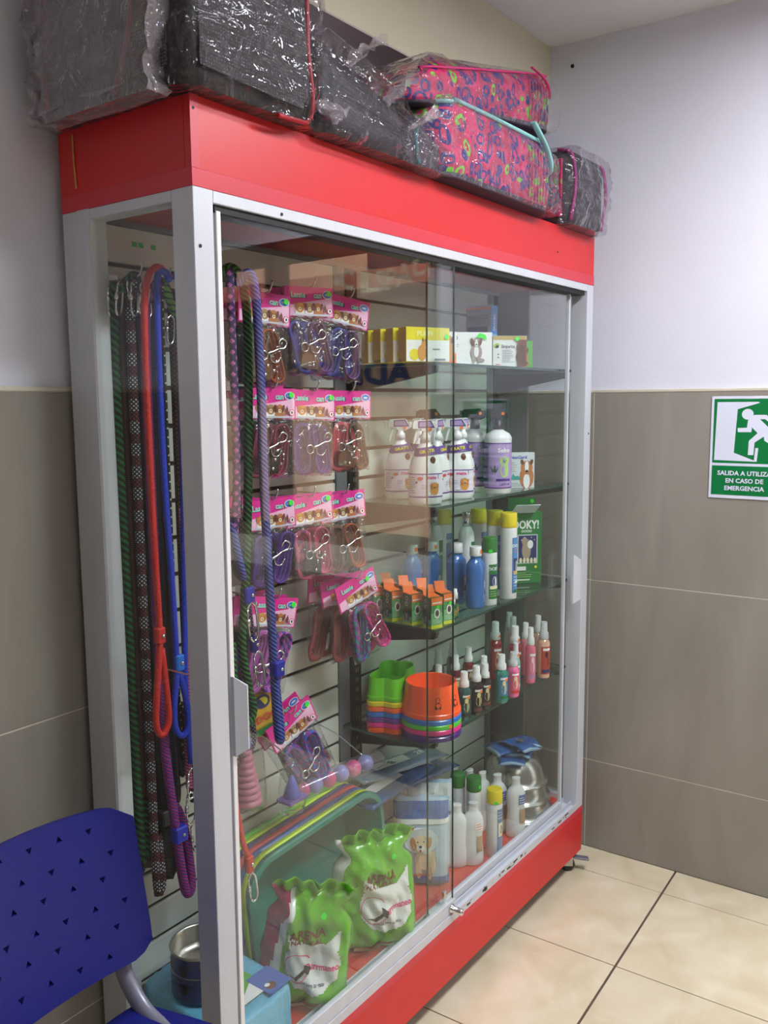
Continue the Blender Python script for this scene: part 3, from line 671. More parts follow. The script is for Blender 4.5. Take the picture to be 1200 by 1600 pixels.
flea_spray(.893, .130, .15, 'white spray bottle with purple label turned away, just behind the nearest one')
flea_spray(.948, .105, -.95, 'white spray bottle seen through the overlap of the two glass doors')
flea_spray(1.000, .122, .05, 'white spray bottle turned sideways next to the lilac bottles')
def big_spray(x, y, rz, label):
    t = thing('spray_bottle', label, 'bottle', (x, y, Z2), rz, 'large lilac shampoo sprays on the second shelf')
    bm = bmesh.new(); lathe(bm, [(.032, 0), (.0355, .004), (.036, .14), (.0365, .145), (.0365, .150), (.030, .161), (.016, .169), (.013, .171), (.013, .177)], 30); finish('bottle', bm, SPW, t)
    P = Print(); P.rect(-.1, .016, .1, .137, LIL, 30); P.rect(-.1, .016, .1, .019, PUR, 30); P.rect(-.1, .134, .1, .137, PUR, 30)
    P.ell(.018, .088, .012, .014, LGR); P.ell(.018, .065, .013, .02, LGR); P.ell(.008, .09, .004, .009, LGR); P.ell(.028, .09, .004, .009, LGR); dot(P, .015, .09, .0015, INK); dot(P, .021, .09, .0015, INK); P.ell(.018, .086, .002, .0015, INK)
    P.text('Sebo', .016, .118, .011, WP, 1.1); P.rect(-.004, .036, .036, .042, PUR, 8); P.text('1,000 ml', .018, .028, .006, PUR, 1)
    P.poly([(-.016, .06), (-.022, .076), (-.012, .066), (-.008, .08), (-.005, .066), (.001, .074), (-.004, .06)], PM('aloe', (70, 80, 80)))
    P.rect(-.056, .024, -.026, .128, PM('dim_lilac', (120, 102, 150)), 8)
    for k in range(6): P.rect(-.054, .118-k*.016, -.03, .1225-k*.016, NAVY if k % 2 else TXT, 6)
    P.build('bottle_label', wrap(.0364), t, eps=.00012)
    trigger(t, .172, M('black_trigger', (24, 26, 28), .35), 1.0, None, -1)
    P = Print(); dot(P, .012, .214, .0045, NEOR); P.build('price_dot', flat(-.0107), t)
big_spray(1.128, .160, -.75, 'large lilac bottle with green dog and black trigger, partly hidden behind its twin')
big_spray(1.112, .078, -1.05, 'large lilac bottle with black trigger nearest the glass beside the small dog box')
big_spray(1.02, .235, -.4, 'large lilac bottle whose black trigger shows above the white sprays')
t = carton('medicine_box', 'small pale box with brown and white collie on the second shelf', 1.232, .125, .092, .022, .101, Z2, PM('pale_grey_board', (214, 220, 226)), -.72)
P = Print(); P.text('NexGard', .044, .088, .009, BLU, 1); P.ell(.068, .03, .022, .032, FUR2); P.ell(.068, .02, .01, .022, WP); P.ell(.068, .058, .018, .02, FUR2); P.ell(.068, .06, .006, .017, WP); P.ell(.054, .074, .005, .008, BRN, .3); P.ell(.082, .074, .005, .008, BRN, -.3); P.ell(.068, .048, .004, .004, INK); P.poly([(.010, .024), (.012, .042), (.022, .030), (.026, .042), (.034, .034), (.042, .036), (.05, .026)], TEAL); lines(P, .01, .072, .03, 5, .006, TXT, .001); lines(P, .01, .014, .05, 3, .004, TXT, .0012); P.build('printed_front', flat(0), t)
# ---- shelf 3
Z3 = .9552
BBL = M('blue_translucent_plastic', (42, 106, 184), .2, spec=.6, var=.12, vscale=18, coat=.4)
def blue_bottle(x, y, rz, label, sticker=True):
    t = thing('mouthwash_bottle', label, 'bottle', (x, y, Z3), rz, 'blue bottles with white caps on the third shelf')
    bm = bmesh.new(); lathe(bm, [(.022, 0), (.027, .003), (.029, .010), (.029, .05), (.0275, .08), (.029, .105), (.027, .118), (.020, .128), (.0155, .133), (.0155, .137), (.017, .1375), (.017, .140), (.015, .141)], 26, sy=.8); finish('bottle', bm, BBL, t)
    bm = bmesh.new(); lathe(bm, [(.0158, .140), (.0162, .141), (.0158, .163), (.0145, .165)], 22); cp = finish('cap', bm, WHITE, t)
    P = Print()
    if sticker: P.ell(.003, .152, .006, .006, NEOR)
    P.ell(-.004, .153, .001, .001, WHITE); P.build('price_dot', wrap(.0164), cp)
    P = Print(); P.rect(.004, .03, .026, .072, PM('bottle_label', (72, 120, 190)), 6); P.ell(.012, .056, .006, .011, PM('grey_dog', (190, 190, 180))); P.ell(.012, .07, .005, .005, PM('grey_dog', (190, 190, 180))); P.ell(.013, .042, .004, .012, INK); lines(P, .004, .034, .02, 4, .005, WP, .001)
    P.build('bottle_label', lambda u, z, e: Vector(((.0292+e)*math.sin(u/.0292), -.8*(.0292+e)*math.cos(u/.0292), z)), t, eps=.00012)
blue_bottle(.945, .245, -.3, 'blue bottle with white cap standing behind the orange flapped cartons')
blue_bottle(1.010, .225, -.3, 'blue bottle just right of the front door glass edge, rear of three')
blue_bottle(1.028, .155, -.3, 'blue bottle in the middle of the row of three', False)
blue_bottle(1.012, .087, -.1, 'blue bottle nearest the glass on the third shelf')
def shampoo(x, y, z, rz, label, capm, r, h, caph, lab, group=None, dots=None, cx=0):
    t = thing('shampoo_bottle', label, 'bottle', (x, y, z), rz, group)
    bm = bmesh.new(); lathe(bm, [(r*.92, 0), (r, .003), (r, h-caph-.008), (r*.96, h-caph-.002), (r*.9, h-caph)], 26); finish('bottle', bm, SPW, t)
    bm = bmesh.new(); lathe(bm, [(r*.99, h-caph), (r*1.0, h-caph+.002), (r*.97, h-.003), (r*.9, h)], 26); finish('cap', bm, capm, t)
    P = Print(); lab(P); P.build('bottle_label', wrap(r+.0003), t, eps=.00012)
    if dots:
        P = Print(); dot(P, dots[0], dots[1], .0055, NEON); P.build('price_dot', wrap(r+.0006), t)
    return t
YCAP = M('yellow_cap', (238, 214, 40), .35); GCAP = M('green_cap', (44, 122, 48), .35)
def lab_blue(P):
    P.rect(-.004, .018, .028, .172, BLU, 8); P.rect(-.002, .02, .026, .17, PM('label_blue', (88, 146, 214)), 8); P.text('DOKY', .012, .15, .008, WP, 1); P.rect(.0, .07, .024, .115, NAVY, 6); P.ell(.012, .093, .006, .014, WP); P.rect(.0, .07, .024, .080, PM('label_orange', (230, 190, 110)), 6); lines(P, .0, .062, .024, 4, .008, WP, .0014); P.rect(.004, .045, .02, .053, WP, 4); lines(P, .0, .14, .022, 2, .008, ORG, .0014); P.rect(0, .02, .024, .028, GRN, 6)
shampoo(1.162, .070, Z3, -.45, 'tall white shampoo with yellow cap and blue label, nearest the glass', YCAP, .0232, .24, .040, lab_blue, 'yellow capped shampoos on the third shelf')
shampoo(1.183, .124, Z3, -.55, 'tall white shampoo with yellow cap second from the glass', YCAP, .0232, .24, .040, lab_blue, 'yellow capped shampoos on the third shelf')
shampoo(1.207, .192, Z3, -.5, 'tall white shampoo with yellow cap third from the glass', YCAP, .0232, .238, .040, lab_blue, 'yellow capped shampoos on the third shelf')
shampoo(1.13, .262, Z3, -.5, 'tall white shampoo with yellow cap at the very back', YCAP, .0232, .238, .040, lab_blue, 'yellow capped shampoos on the third shelf')
def lab_green(P):
    P.rect(-.012, .018, .022, .112, GRN, 8); P.text('DOKY', .004, .100, .009, WP, 1); P.rect(-.009, .045, .018, .085, NAVY, 6); P.ell(.005, .066, .007, .014, WP); P.rect(-.009, .045, .018, .054, PM('label_cream', (236, 226, 190)), 6); lines(P, -.009, .038, .026, 3, .006, LGR, .0014)
shampoo(1.066, .075, Z3, -.55, 'white shampoo with wide green cap and green label behind the blue bottles', GCAP, .020, .184, .040, lab_green, dots=(-.008, .148))
def silver_bottle(x, y, label):
    t = thing('shampoo_bottle', label, 'bottle', (x, y, Z3), -.4, 'silver capped bottles on the third shelf')
    bm = bmesh.new(); lathe(bm, [(.020, 0), (.023, .004), (.023, .165), (.021, .182), (.015, .196), (.011, .200)], 24); finish('bottle', bm, SPW, t)
    bm = bmesh.new(); lathe(bm, [(.0115, .200), (.0115, .238), (.010, .240)], 20); finish('cap', bm, CHROME, t)
    P = Print(); P.rect(0, .04, .026, .158, GRN, 8); P.text('DOKY', .012, .12, .008, WP, .9); P.build('bottle_label', wrap(.0233), t, eps=.00012)
    P = Print(); dot(P, .022, .172, .005, NEON); P.build('price_dot', wrap(.0232), t)
silver_bottle(1.112, .176, 'white bottle with silver cap and green label behind the three blue bottles')
silver_bottle(1.082, .262, 'white bottle with silver cap at the back left, partly behind the door edge')
t = carton('powder_box', 'green box with white flap open and night picture of dogs, leaning at right', 1.330, .155, .098, .045, .215, Z3, GRN, -.75, PM('white_green_board', (226, 232, 226)), lean=(0, -.0))
t['category'] = 'box'
P = Print(); P.rect(.001, .001, .097, .214, GRN, 1); P.text('DOKY!', .048, .178, .024, WP, .78); P.text('OOOO', .05, .158, .007, WP, 1); P.rect(.022, .06, .085, .148, PM('pale_frame', (200, 215, 220))); P.rect(.025, .063, .082, .145, NAVY); P.ell(.05, .10, .014, .03, PM('husky_fur', (170, 150, 130))); P.ell(.062, .118, .009, .013, WP); P.ell(.044, .128, .009, .012, PM('husky_fur', (170, 150, 130)))
for k in range(5): dot(P, .034+k*.010, .132+(k % 2)*.007, .0015, WP); P.ell(.032+k*.011, .070, .0045, .008, PM('label_cream', (236, 226, 190)))
P.rect(.008, .040, .048, .052, WP); lines(P, .01, .032, .06, 3, .006, LGR, .0015); dot(P, .078, .05, .004, YEL); P.rect(.004, .01, .06, .0135, WP); P.text('DOKY!', .01, .196, .006, LGR, 1); P.build('printed_front', flat(0), t)
P = Print()
for k in range(12): P.rect(-.042, .20-k*.008, -.012, .2015-k*.008, TXT)
P.rect(-.04, .06, -.006, .105, INK); P.rect(-.043, .005, -.004, .035, WP); P.build('printed_side', side(0), t)
bm = bmesh.new(); box(bm, 0, .075, -.001, .001, 0, .058, 0, .0004, Matrix.Translation((.0, -.001, .214)) @ Matrix.Rotation(1.05, 4, 'X')); finish('lid_flap', bm, PM('flap_white', (216, 228, 238)), t)
bm = bmesh.new(); box(bm, .006, .092, 0, .0015, 0, .04, 0, .0004, Matrix.Translation((0, .043, .214))); finish('lid_flap', bm, GRN, t)
P = Print(); dot(P, .082, .243, .006, NEON); P.build('price_dot', flat(.0425), t)
# small orange and green cartons
def drops_carton(x, y, rz, label, flap=True):
    t = thing('drops_carton', label, 'box', (x, y, Z3), rz, 'small orange topped cartons on the third shelf')
    G2 = PM('carton_green', (22, 78, 46)); GL = PM('carton_light_green', (120, 190, 130)); YL = PM('carton_yellow', (226, 232, 40))
    bm = bmesh.new(); box(bm, -.017, .017, -.017, .017, 0, .077, 0, .0005); finish('carton', bm, G2, t)
    P = Print(); P.rect(-.0168, .0005, .0168, .0765, PM('carton_mid_green', (60, 150, 80))); P.rect(-.0168, .0005, .0168, .038, GL); P.rect(-.0168, .0005, .0168, .009, YL); P.rect(-.0168, .058, .0168, .0768, ORG); P.rect(-.014, .062, .013, .065, WP); P.ell(0, .038, .009, .013, WP); P.ell(0, .038, .0055, .008, PM('dark_paw', (60, 40, 36))); lines(P, -.013, .022, .024, 3, .004, WP, .001); dot(P, .002, .053, .0045, NEON); P.build('printed_front', flat(-.017), t)
    P = Print(); P.rect(-.0168, .0005, .0168, .014, YL); P.rect(-.0168, .006, .0168, .022, GL)
    for k in range(3): P.ell(-.001, .066-k*.014, .005, .0055, WP if k < 2 else INK); P.ell(-.001, .066-k*.014, .0035, .004, G2 if k < 2 else MAR)
    P.rect(-.010, .012, .008, .030, TXT); P.rect(-.001, .014, .001, .028, WP); P.build('printed_side', side(-.017), t)
    bm = bmesh.new(); box(bm, -.017, .017, -.017, .017, 0, .0006, 0, 0, Matrix.Translation((0, 0, .0775)) @ Matrix.Rotation(.12, 4, 'X')); finish('top_flap', bm, ORG, t)
    if flap:
        bm = bmesh.new(); box(bm, -.016, .016, 0, .0008, 0, .026, 0, 0, Matrix.Translation((0, .015, .077)) @ Matrix.Rotation(-.35, 4, 'X') @ Matrix.Rotation(.1, 4, 'Y')); finish('lid_flap', bm, PM('flap_orange', (236, 112, 40)), t)
dc = [(.742, .068, 'small carton with orange top, front left corner of the third shelf', True), (.795, .068, 'small carton with orange top beside the two dropper bottles', True), (.743, .128, 'small carton with orange top, second one back at the left edge', True), (.800, .125, 'small carton behind the one next to the droppers', True), (.745, .188, 'small carton with orange top, third back along the left edge', True), (.803, .183, 'small carton third back in the right hand file', True), (.748, .246, 'small carton with orange top, last in the left file by the slats', True), (.806, .243, 'small carton last in the right hand file by the slats', True)]
for i, (x, y, lb, fl) in enumerate(dc): drops_carton(x+.035, y, -.35+.05*(i % 3), lb, fl)
for x, y, h, lb in ((.872, .070, .058, 'shorter dark dropper bottle with white cap beside the cartons'), (.890, .074, .074, 'taller dark dropper bottle with white cap by the door edge')):
    t = thing('dropper_bottle', lb, 'bottle', (x, y, Z3)); bm = bmesh.new(); lathe(bm, [(.008, 0), (.0085, .002), (.0085, h*.6), (.005, h*.68)], 16); finish('bottle', bm, M('amber_dark', (30, 28, 26), .2), t)
    bm = bmesh.new(); lathe(bm, [(.0068, h*.66), (.0068, h*.86), (.005, h*.88), (.005, h)], 16); finish('cap', bm, WHITE, t)
    P = Print(); P.rect(-.01, .004, .01, h*.5, GRN, 6); P.ell(.0, h*.3, .004, .007, ORG); P.build('bottle_label', wrap(.0087), t, eps=.0001)
# ---- shelf 4: bowls and little sprays
Z4 = .6802
def bone_outline(w, l, n=64):
    pts = []
    for i in range(n):
        a = 2*PI*i/n; c, s = math.cos(a), math.sin(a)
        r = 1/max(abs(c)/(w/2), abs(s)/(l/2)); x, y = r*c, r*s
        # soft rounded rectangle with a waist
        x = (w/2)*math.copysign(abs(c)**.45, c); y = (l/2)*math.copysign(abs(s)**.45, s)
        x *= 1-.24*math.exp(-(y/(l*.17))**2)
        y *= 1-.10*math.exp(-(x/(w*.16))**2)
        pts.append((x, y))
    return pts
def tray(bm, ol, h, t0=1.0, t1=.86, wall=.004, well=.6):
    """pet dish: wide foot, narrower rim, sunken well"""
    n = len(ol); rg = []
    def ring(k, z): rg.append([bm.verts.new((x*k, y*k, z)) for x, y in ol])
    ring(t0-.004, 0); ring(t0, .001); ring(t0*1.0, .010); ring(t0*.975, .012); ring(t1, h-.003); ring(t1-.012, h); ring(t1-.05, h-.002); ring(t1*.82, h*(1-well)+.004); ring(t1*.7, h*(1-well))
    for a, b in zip(rg, rg[1:]):
        for i in range(n): f = bm.faces.new((a[i], a[(i+1) % n], b[(i+1) % n], b[i])); f.smooth = True
    c = bm.verts.new((0, 0, h*(1-well)))
    for i in range(n): bm.faces.new((rg[-1][i], rg[-1][(i+1) % n], c))
def pl(name, c): return M('plastic_'+name, c, .32, coat=.3, var=.03, sss=0)
cols = [('vivid_orange', (255, 92, 34), 'bright orange bone shaped dish at the bottom of its stack'), ('magenta', (232, 36, 140), 'magenta bone shaped dish in the stack'), ('violet', (112, 56, 150), 'violet bone shaped dish in the stack'), ('blue', (44, 116, 204), 'blue bone shaped dish in the stack'), ('orange', (255, 110, 60), 'coral orange bone shaped dish in the stack'), ('yellow', (238, 214, 40), 'yellow bone shaped dish under the green one'), ('green', (112, 208, 34), 'bright green bone shaped dish topping its stack')]
ol = bone_outline(.106, .190)
for i, (nm, c, lb) in enumerate(cols):
    bm = bmesh.new(); h = .056 if i == 6 else .052
    tray(bm, ol, h, .99 if i < 6 else .97, .87, well=.75)
    o = finish('bone_dish', bm, pl(nm, c), loc=(.802, .209, Z4+i*.0135), rot=(0, 0, -1.2), smooth=False); smooth_angle(o, 30); md = o.modifiers.new('s', 'SOLIDIFY'); md.thickness = .0012; md.offset = -1
    tag(o, lb, 'pet bowl', 'stack of bone shaped dishes')
bm = None
rcols = [('deep_violet', (70, 24, 118), 'dark violet round dish at the bottom of its stack'), ('magenta', (232, 36, 140), 'magenta round dish in the stack'), ('green2', (80, 200, 50), 'green round dish in the stack'), ('blue', (44, 116, 204), 'blue round dish below the orange one'), ('vivid_orange', (255, 92, 34), 'bright orange round dish with dog drawings topping its stack')]
co = [(math.cos(2*PI*i/48)*.0755, math.sin(2*PI*i/48)*.0755) for i in range(48)]
zoff = [0, .0175, .030, .0425, .056]
for i, (nm, c, lb) in enumerate(rcols):
    h = .078 if i == 4 else .06
    bm = bmesh.new(); tray(bm, co, h, 1 if i < 4 else .99, .84, well=.72)
    t = thing('round_dish', lb, 'pet bowl', (.797, .086, Z4+zoff[i]), 0, 'stack of round dishes')
    o = finish('bowl', bm, pl(nm, c), t); smooth_angle(o, 30); md = o.modifiers.new('s', 'SOLIDIFY'); md.thickness = .0012; md.offset = -1
    P = Print()
    if i == 4:
        for a in (-.052, -.002, .045):
            P.ell(a, .048, .006, .0065, INK); P.ell(a, .048, .0045, .005, pl(nm, c)); P.ell(a, .035, .008, .007, INK); P.ell(a, .035, .0065, .0055, pl(nm, c)); P.ell(a-.005, .030, .002, .004, INK); P.ell(a+.005, .030, .002, .004, INK); dot(P, a-.002, .049, .0008, INK); dot(P, a+.002, .049, .0008, INK)
        P.build('dog_drawing', lambda u, z, e: Vector(((.0742-.157*(z-.012)+.0012+e)*math.sin(u/.07), -(.0742-.157*(z-.012)+.0012+e)*math.cos(u/.07), z)), t, eps=.0001)
    if i == 2: P.ell(-.022, .006, .006, .005, NEOR); P.build('price_dot', wrap(.0760), t)
def mist(x, y, h, r, c, label, capc=WHITE, lab=None, overcap=False, sq=False, group='small spray bottles on the fourth shelf', dotp=True, topz=.7):
    t = thing('mist_bottle', label, 'bottle', (x, y, Z4), -.6, group)
    m = M('tinted_%d_%d_%d' % c, c, .12, spec=.6, var=.08, coat=.5)
    hb = h*topz
    bm = bmesh.new(); lathe(bm, [(r*.85, 0), (r, .003), (r, hb-.012), (r*.8, hb-.004), (r*.55, hb)], 8 if sq else 18); o = finish('bottle', bm, m, t, rot=(0, 0, PI/8 if sq else 0)); smooth_angle(o, 25)
    bm = bmesh.new(); cw = r*.74; hc = h-hb
    lathe(bm, [(cw, hb-.001), (cw*1.05, hb), (cw, hb+hc*.34), (cw*.76, hb+hc*.42), (cw*.74, h-.003), (cw*.66, h)], 16); finish('pump', bm, capc, t)
    if lab:
        P = Print(); P.rect(-r*.9, hb*.12, r*.9, hb*.82, lab[0], 8); P.ell(0, hb*.45, r*.45, hb*.16, lab[1]); P.ell(0, hb*.62, r*.3, hb*.08, lab[1]); P.rect(-r*.7, hb*.15, r*.7, hb*.24, lab[2], 6); P.rect(-r*.6, hb*.72, r*.6, hb*.78, WP, 6); P.build('bottle_label', wrap(r+.0004), t, eps=.0001)
    if dotp: P = Print(); dot(P, r*.35, hb*.72 if sq else hb+hc*.2, .0045, NEOR); P.build('price_dot', wrap(r+.0012 if sq else cw*1.06+.0005), t)
    return t
CRC = PM('cream_art', (222, 206, 150)); DKA = PM('dark_art', (30, 26, 40)); FCAP = M('frosted_cap', (206, 206, 210), .3)
mist(.915, .062, .129, .0175, (34, 92, 96), 'small teal square spray bottle beside the orange round dish', WHITE, (PM('teal_dark', (20, 70, 70)), CRC, DKA), sq=True)
mist(.968, .057, .132, .0175, (48, 22, 36), 'small dark plum spray bottle second from the round dishes', WHITE, (DKA, CRC, MAR), sq=True)
mist(1.022, .062, .124, .0165, (30, 20, 26), 'small black spray bottle third from the round dishes', WHITE, (DKA, CRC, MAR), sq=True)
mist(1.062, .088, .130, .0165, (128, 52, 44), 'small dark red spray bottle with orange art, behind the black one', WHITE, (PM('rust_art', (190, 90, 50)), CRC, DKA), sq=True)
mist(1.088, .048, .135, .0175, (50, 140, 120), 'small green and blue spray bottle in the middle of the front row', WHITE, (PM('sea_art', (60, 130, 170)), CRC, GRN), sq=True)
mist(1.150, .046, .127, .0175, (226, 110, 160), 'small pink spray bottle with clear cap in the front row', FCAP, (PM('pink_art', (214, 90, 130)), CRC, RDP), dotp=False)
mist(1.196, .062, .140, .0130, (150, 200, 200), 'slim pale teal spray bottle between the pink ones', WHITE, (TEAL, CRC, WP))
mist(.93, .150, .128, .0165, (58, 40, 44), 'small dark spray bottle in the second row behind the teal one', WHITE, (DKA, CRC, MAR), sq=True, dotp=False)
mist(1.015, .150, .134, .0165, (110, 24, 46), 'small dark red spray bottle in the second row', WHITE, (MAR, CRC, DKA), sq=True, dotp=False)
mist(1.03, .215, .134, .0165, (70, 60, 70), 'small spray bottle in the third row near the slats', FCAP, None, sq=True, dotp=False)
mist(1.100, .160, .134, .0165, (120, 40, 50), 'small wine coloured spray bottle in the second row, right', WHITE, (MAR, CRC, DKA), sq=True, dotp=False)
mist(1.120, .225, .134, .0165, (60, 50, 60), 'small dim spray bottle in the third row, right', FCAP, None, sq=True, dotp=False)
mist(.905, .235, .134, .0165, (150, 150, 156), 'small clear spray bottle at the rear left by the slats', FCAP, None, sq=True, dotp=False)
G5 = 'tall colourful spray bottles on the fourth shelf'
mist(1.262, .165, .172, .0195, (150, 42, 54), 'tall red spray bottle standing alone behind the green one', WHITE, (PM('red_art', (150, 60, 60)), CRC, DKA), group=G5)
mist(1.272, .105, .166, .0190, (178, 60, 70), 'tall red spray bottle with orange dot left of the pink one', WHITE, (PM('red_art', (150, 60, 60)), DKA, MAR), group=G5)
mist(1.283, .060, .166, .0150, (232, 108, 138), 'tall slim rose pink spray bottle near the glass', WHITE, (PM('rose_art', (226, 120, 150)), LPK, PM('mauve_art', (190, 130, 180))), group=G5, dotp=False)
mist(1.352, .052, .170, .0185, (224, 176, 150), 'tall peach spray bottle with red dog label at the right end', FCAP, (PM('brick_art', (186, 60, 40)), DKA, NAVY), group=G5, dotp=False)
mist(1.400, .095, .173, .0165, (206, 170, 150), 'tall clear spray bottle hidden behind the peach one', FCAP, None, group=G5, dotp=False)
mist(1.345, .150, .173, .0165, (200, 140, 150), 'tall pinkish spray bottle at the back left of the tall group', FCAP, None, group=G5, dotp=False)
mist(1.385, .185, .173, .0165, (190, 190, 180), 'tall clear spray bottle farthest back by the side panel', FCAP, None, group=G5, dotp=False)
mist(1.345, .108, .160, .0150, (226, 120, 140), 'tall pink spray bottle in the middle of the tall group', WHITE, None, group=G5, dotp=False)
# ============================================================ CABINET FLOOR
Z0 = .2352
def psurf(w, h, d, sd, wr=.010, sq=4, taper=0, seed=0, waist=0):
    """front/back surface of a stuffed bag; u across, v up, both real sizes from the bottom centre"""
    def f(x, z, side=-1):
        v = max(0, min(1, z/h)); W = w*(1-taper*v)*(1-waist*math.exp(-((v-.86)/.07)**2))
        u = max(-1, min(1, 2*x/W)); vv = 2*v-1
        a = max(0, (1-abs(u)**sq)*(1-abs(vv)**(sq+2)))**.5
        n = mnoise.noise(Vector((x*14+seed, z*9, side*3+seed)))*wr*2 + mnoise.noise(Vector((x*38+z*26+seed, z*16-x*20, seed)))*wr
        return side*(d/2*a*(1.05-.35*v)) + n*a
    return f
def pillow(name, w, h, d, m, par, wr=.010, sq=4, taper=0, seed=0, nx=26, nz=30, waist=0, label=None, mf=None):
    f = psurf(w, h, d, 1, wr, sq, taper, seed, waist); bm = bmesh.new(); g = {}
    def W(v): return w*(1-taper*v)*(1-waist*math.exp(-((v-.86)/.07)**2))
    for sd in (-1, 1):
        for j in range(nz+1):
            for i in range(nx+1):
                u = -1+2*i/nx; v = j/nz; x = u*W(v)/2; z = v*h
                edge = i in (0, nx) or j in (0, nz)
                if edge and sd == 1: g[sd, i, j] = g[-1, i, j]; continue
                ex = mnoise.noise(Vector((z*20, seed, 3)))*.006 if i in (0, nx) else 0
                g[sd, i, j] = bm.verts.new((x+ex, 0 if edge else f(x, z, sd), z+(mnoise.noise(Vector((x*25, seed, 7)))*.010 if j == nz else 0)))
        for j in range(nz):
            for i in range(nx):
                q = [g[sd, i, j], g[sd, i+1, j], g[sd, i+1, j+1], g[sd, i, j+1]]
                if sd == 1: q.reverse()
                fc = bm.faces.new(q); fc.smooth = True
                if mf: fc.material_index = mf(-1+2*(i+.5)/nx, (j+.5)/nz, sd)
    o = finish(name, bm, m, par, label=label)
    return o, (lambda x, z, e: Vector((x, f(x, z, -1)-e-.0015, z)))
BAGG = M('green_bag_film', (98, 182, 30), .22, coat=.4, var=.08, vscale=10, bump=.5, bscale=26)
BAGW = M('white_bag_film', (238, 240, 240), .22, coat=.3, bump=.3, bscale=30)
BAGM = M('magenta_bag_film', (176, 34, 104), .25, coat=.3, bump=.4, bscale=30)
def litter_bag(x, y, rz, w, h, d, seed, label, tiltx=0, tilty=0, rear=True):
    t = thing('litter_bag', label, 'bag', (x, y, Z0), 0, 'green and white bags of cat litter', rot=(tiltx, tilty, rz))
    mf = (lambda u, v, sd: 0 if sd > 0 else (2 if u < -.80+.3*v else 1 if u < -.58+.2*v else 0)) if rear else (lambda u, v, sd: 1 if u < -.86 else 0)
    o, fn = pillow('bag', w, h*.90, d, [BAGG, BAGW, BAGM], t, .015, 4, .12, seed, 36, 36, waist=.24, mf=mf)
    k = w/.22
    P = Print(); cat = [(-.062, .195), (-.055, .150), (-.066, .125), (-.060, .09), (-.035, .062), (0, .052), (.035, .062), (.060, .088), (.064, .125), (.055, .150), (.058, .200), (.028, .165), (-.022, .165)]
    # triangulated fan on a fine grid so that it follows the folds
    def inside(px, pz):
        c = False; n = len(cat)
        for i in range(n):
            (x1, z1), (x2, z2) = cat[i], cat[(i+1) % n]
            if (z1 > pz) != (z2 > pz) and px < (x2-x1)*(pz-z1)/(z2-z1)+x1: c = not c
        return c
    N = 44; pts = []; fs = []; idx = {}; s = .0038
    for i in range(-18, 18):
        for j in range(12, 55):
            if inside((i+.5)*s, (j+.5)*s):
                q = []
                for a, b in ((i, j), (i+1, j), (i+1, j+1), (i, j+1)):
                    if (a, b) not in idx: idx[a, b] = len(pts); pts.append((a*s*k+.022*k, b*s*k))
                    q.append(idx[a, b])
                fs.append(tuple(q))
    P.lay += 1; P.items.append((pts, fs, P.mi(BAGW), P.lay))
    P.text('ARENA', .004*k, .190*k, .020*k, PM('dark_red_text', (120, 60, 30)), .85, 0); P.text('NATURAL', .004*k, .171*k, .013*k, PM('dark_red_text', (120, 60, 30)), .85)
    P.text('Purrmaneo', .045*k, .112*k, .014*k, PINK, .85, .12); P.text('Especial para tu gato', .02*k, .078*k, .0065*k, TXT, .9, -.04)
    for a in range(20):
        a0 = a/20*5.3+.5; a1 = (a+1)/20*5.3+.5; cx, cz, rr = -.012*k, .112*k, .030*k
        P.poly([(cx+rr*math.cos(a0), cz+rr*math.sin(a0)), (cx+rr*math.cos(a1), cz+rr*math.sin(a1)), (cx+(rr-.0016)*math.cos(a1), cz+(rr-.0016)*math.sin(a1)), (cx+(rr-.0016)*math.cos(a0), cz+(rr-.0016)*math.sin(a0))], PINK)
    P.poly([(-.03*k, .095*k), (-.01*k, .088*k), (.004*k, .10*k), (.012*k, .115*k), (-.002*k, .106*k), (-.014*k, .096*k)], INK)
    P.poly([(.004*k, .122*k), (.02*k, .112*k), (.016*k, .098*k), (.004*k, .106*k)], INK)
    P.rect(-.06*k, .012*k, .075*k, .026*k, PM('bottom_strip', (200, 226, 190)), 14); dot(P, .035*k, .238*k, .006, NEON)
    P.build('bag_print', fn, t, eps=.0004)
    # knotted top ears and the magenta and white side of the film
    bm = bmesh.new(); random.seed(seed)
    for q in range(2):
        cx = (-.03, .045)[q]; n = 14; rows = []
        for j in range(5):
            rows.append([bm.verts.new((cx+(-1+2*i/n)*(.036+.004*j), .006*math.sin(i*1.3+q)*(1+j*.3)+(-.004+.010*q)-.006*j, h*.84+j*.012-abs(-1+2*i/n)*.004*j+.004*math.sin(i*1.1+j+q*2))) for i in range(n+1)])
        for a, b in zip(rows, rows[1:]):
            for i in range(n): fc = bm.faces.new((a[i], a[i+1], b[i+1], b[i])); fc.smooth = True
    o2 = finish('gathered_top', bm, BAGG, t); md = o2.modifiers.new('s', 'SOLIDIFY'); md.thickness = .0012
    o2['kind'] = 'stuff'
    return t
litter_bag(.565, .100, -.62, .215, .295, .10, 3.1, 'larger green cat litter bag lying upright before the stacked basins, at right', 0, .02, False)
litter_bag(.318, .108, -.95, .200, .285, .09, 8.4, 'smaller green cat litter bag with magenta side, nearest the pale blue pack', 0, .13)
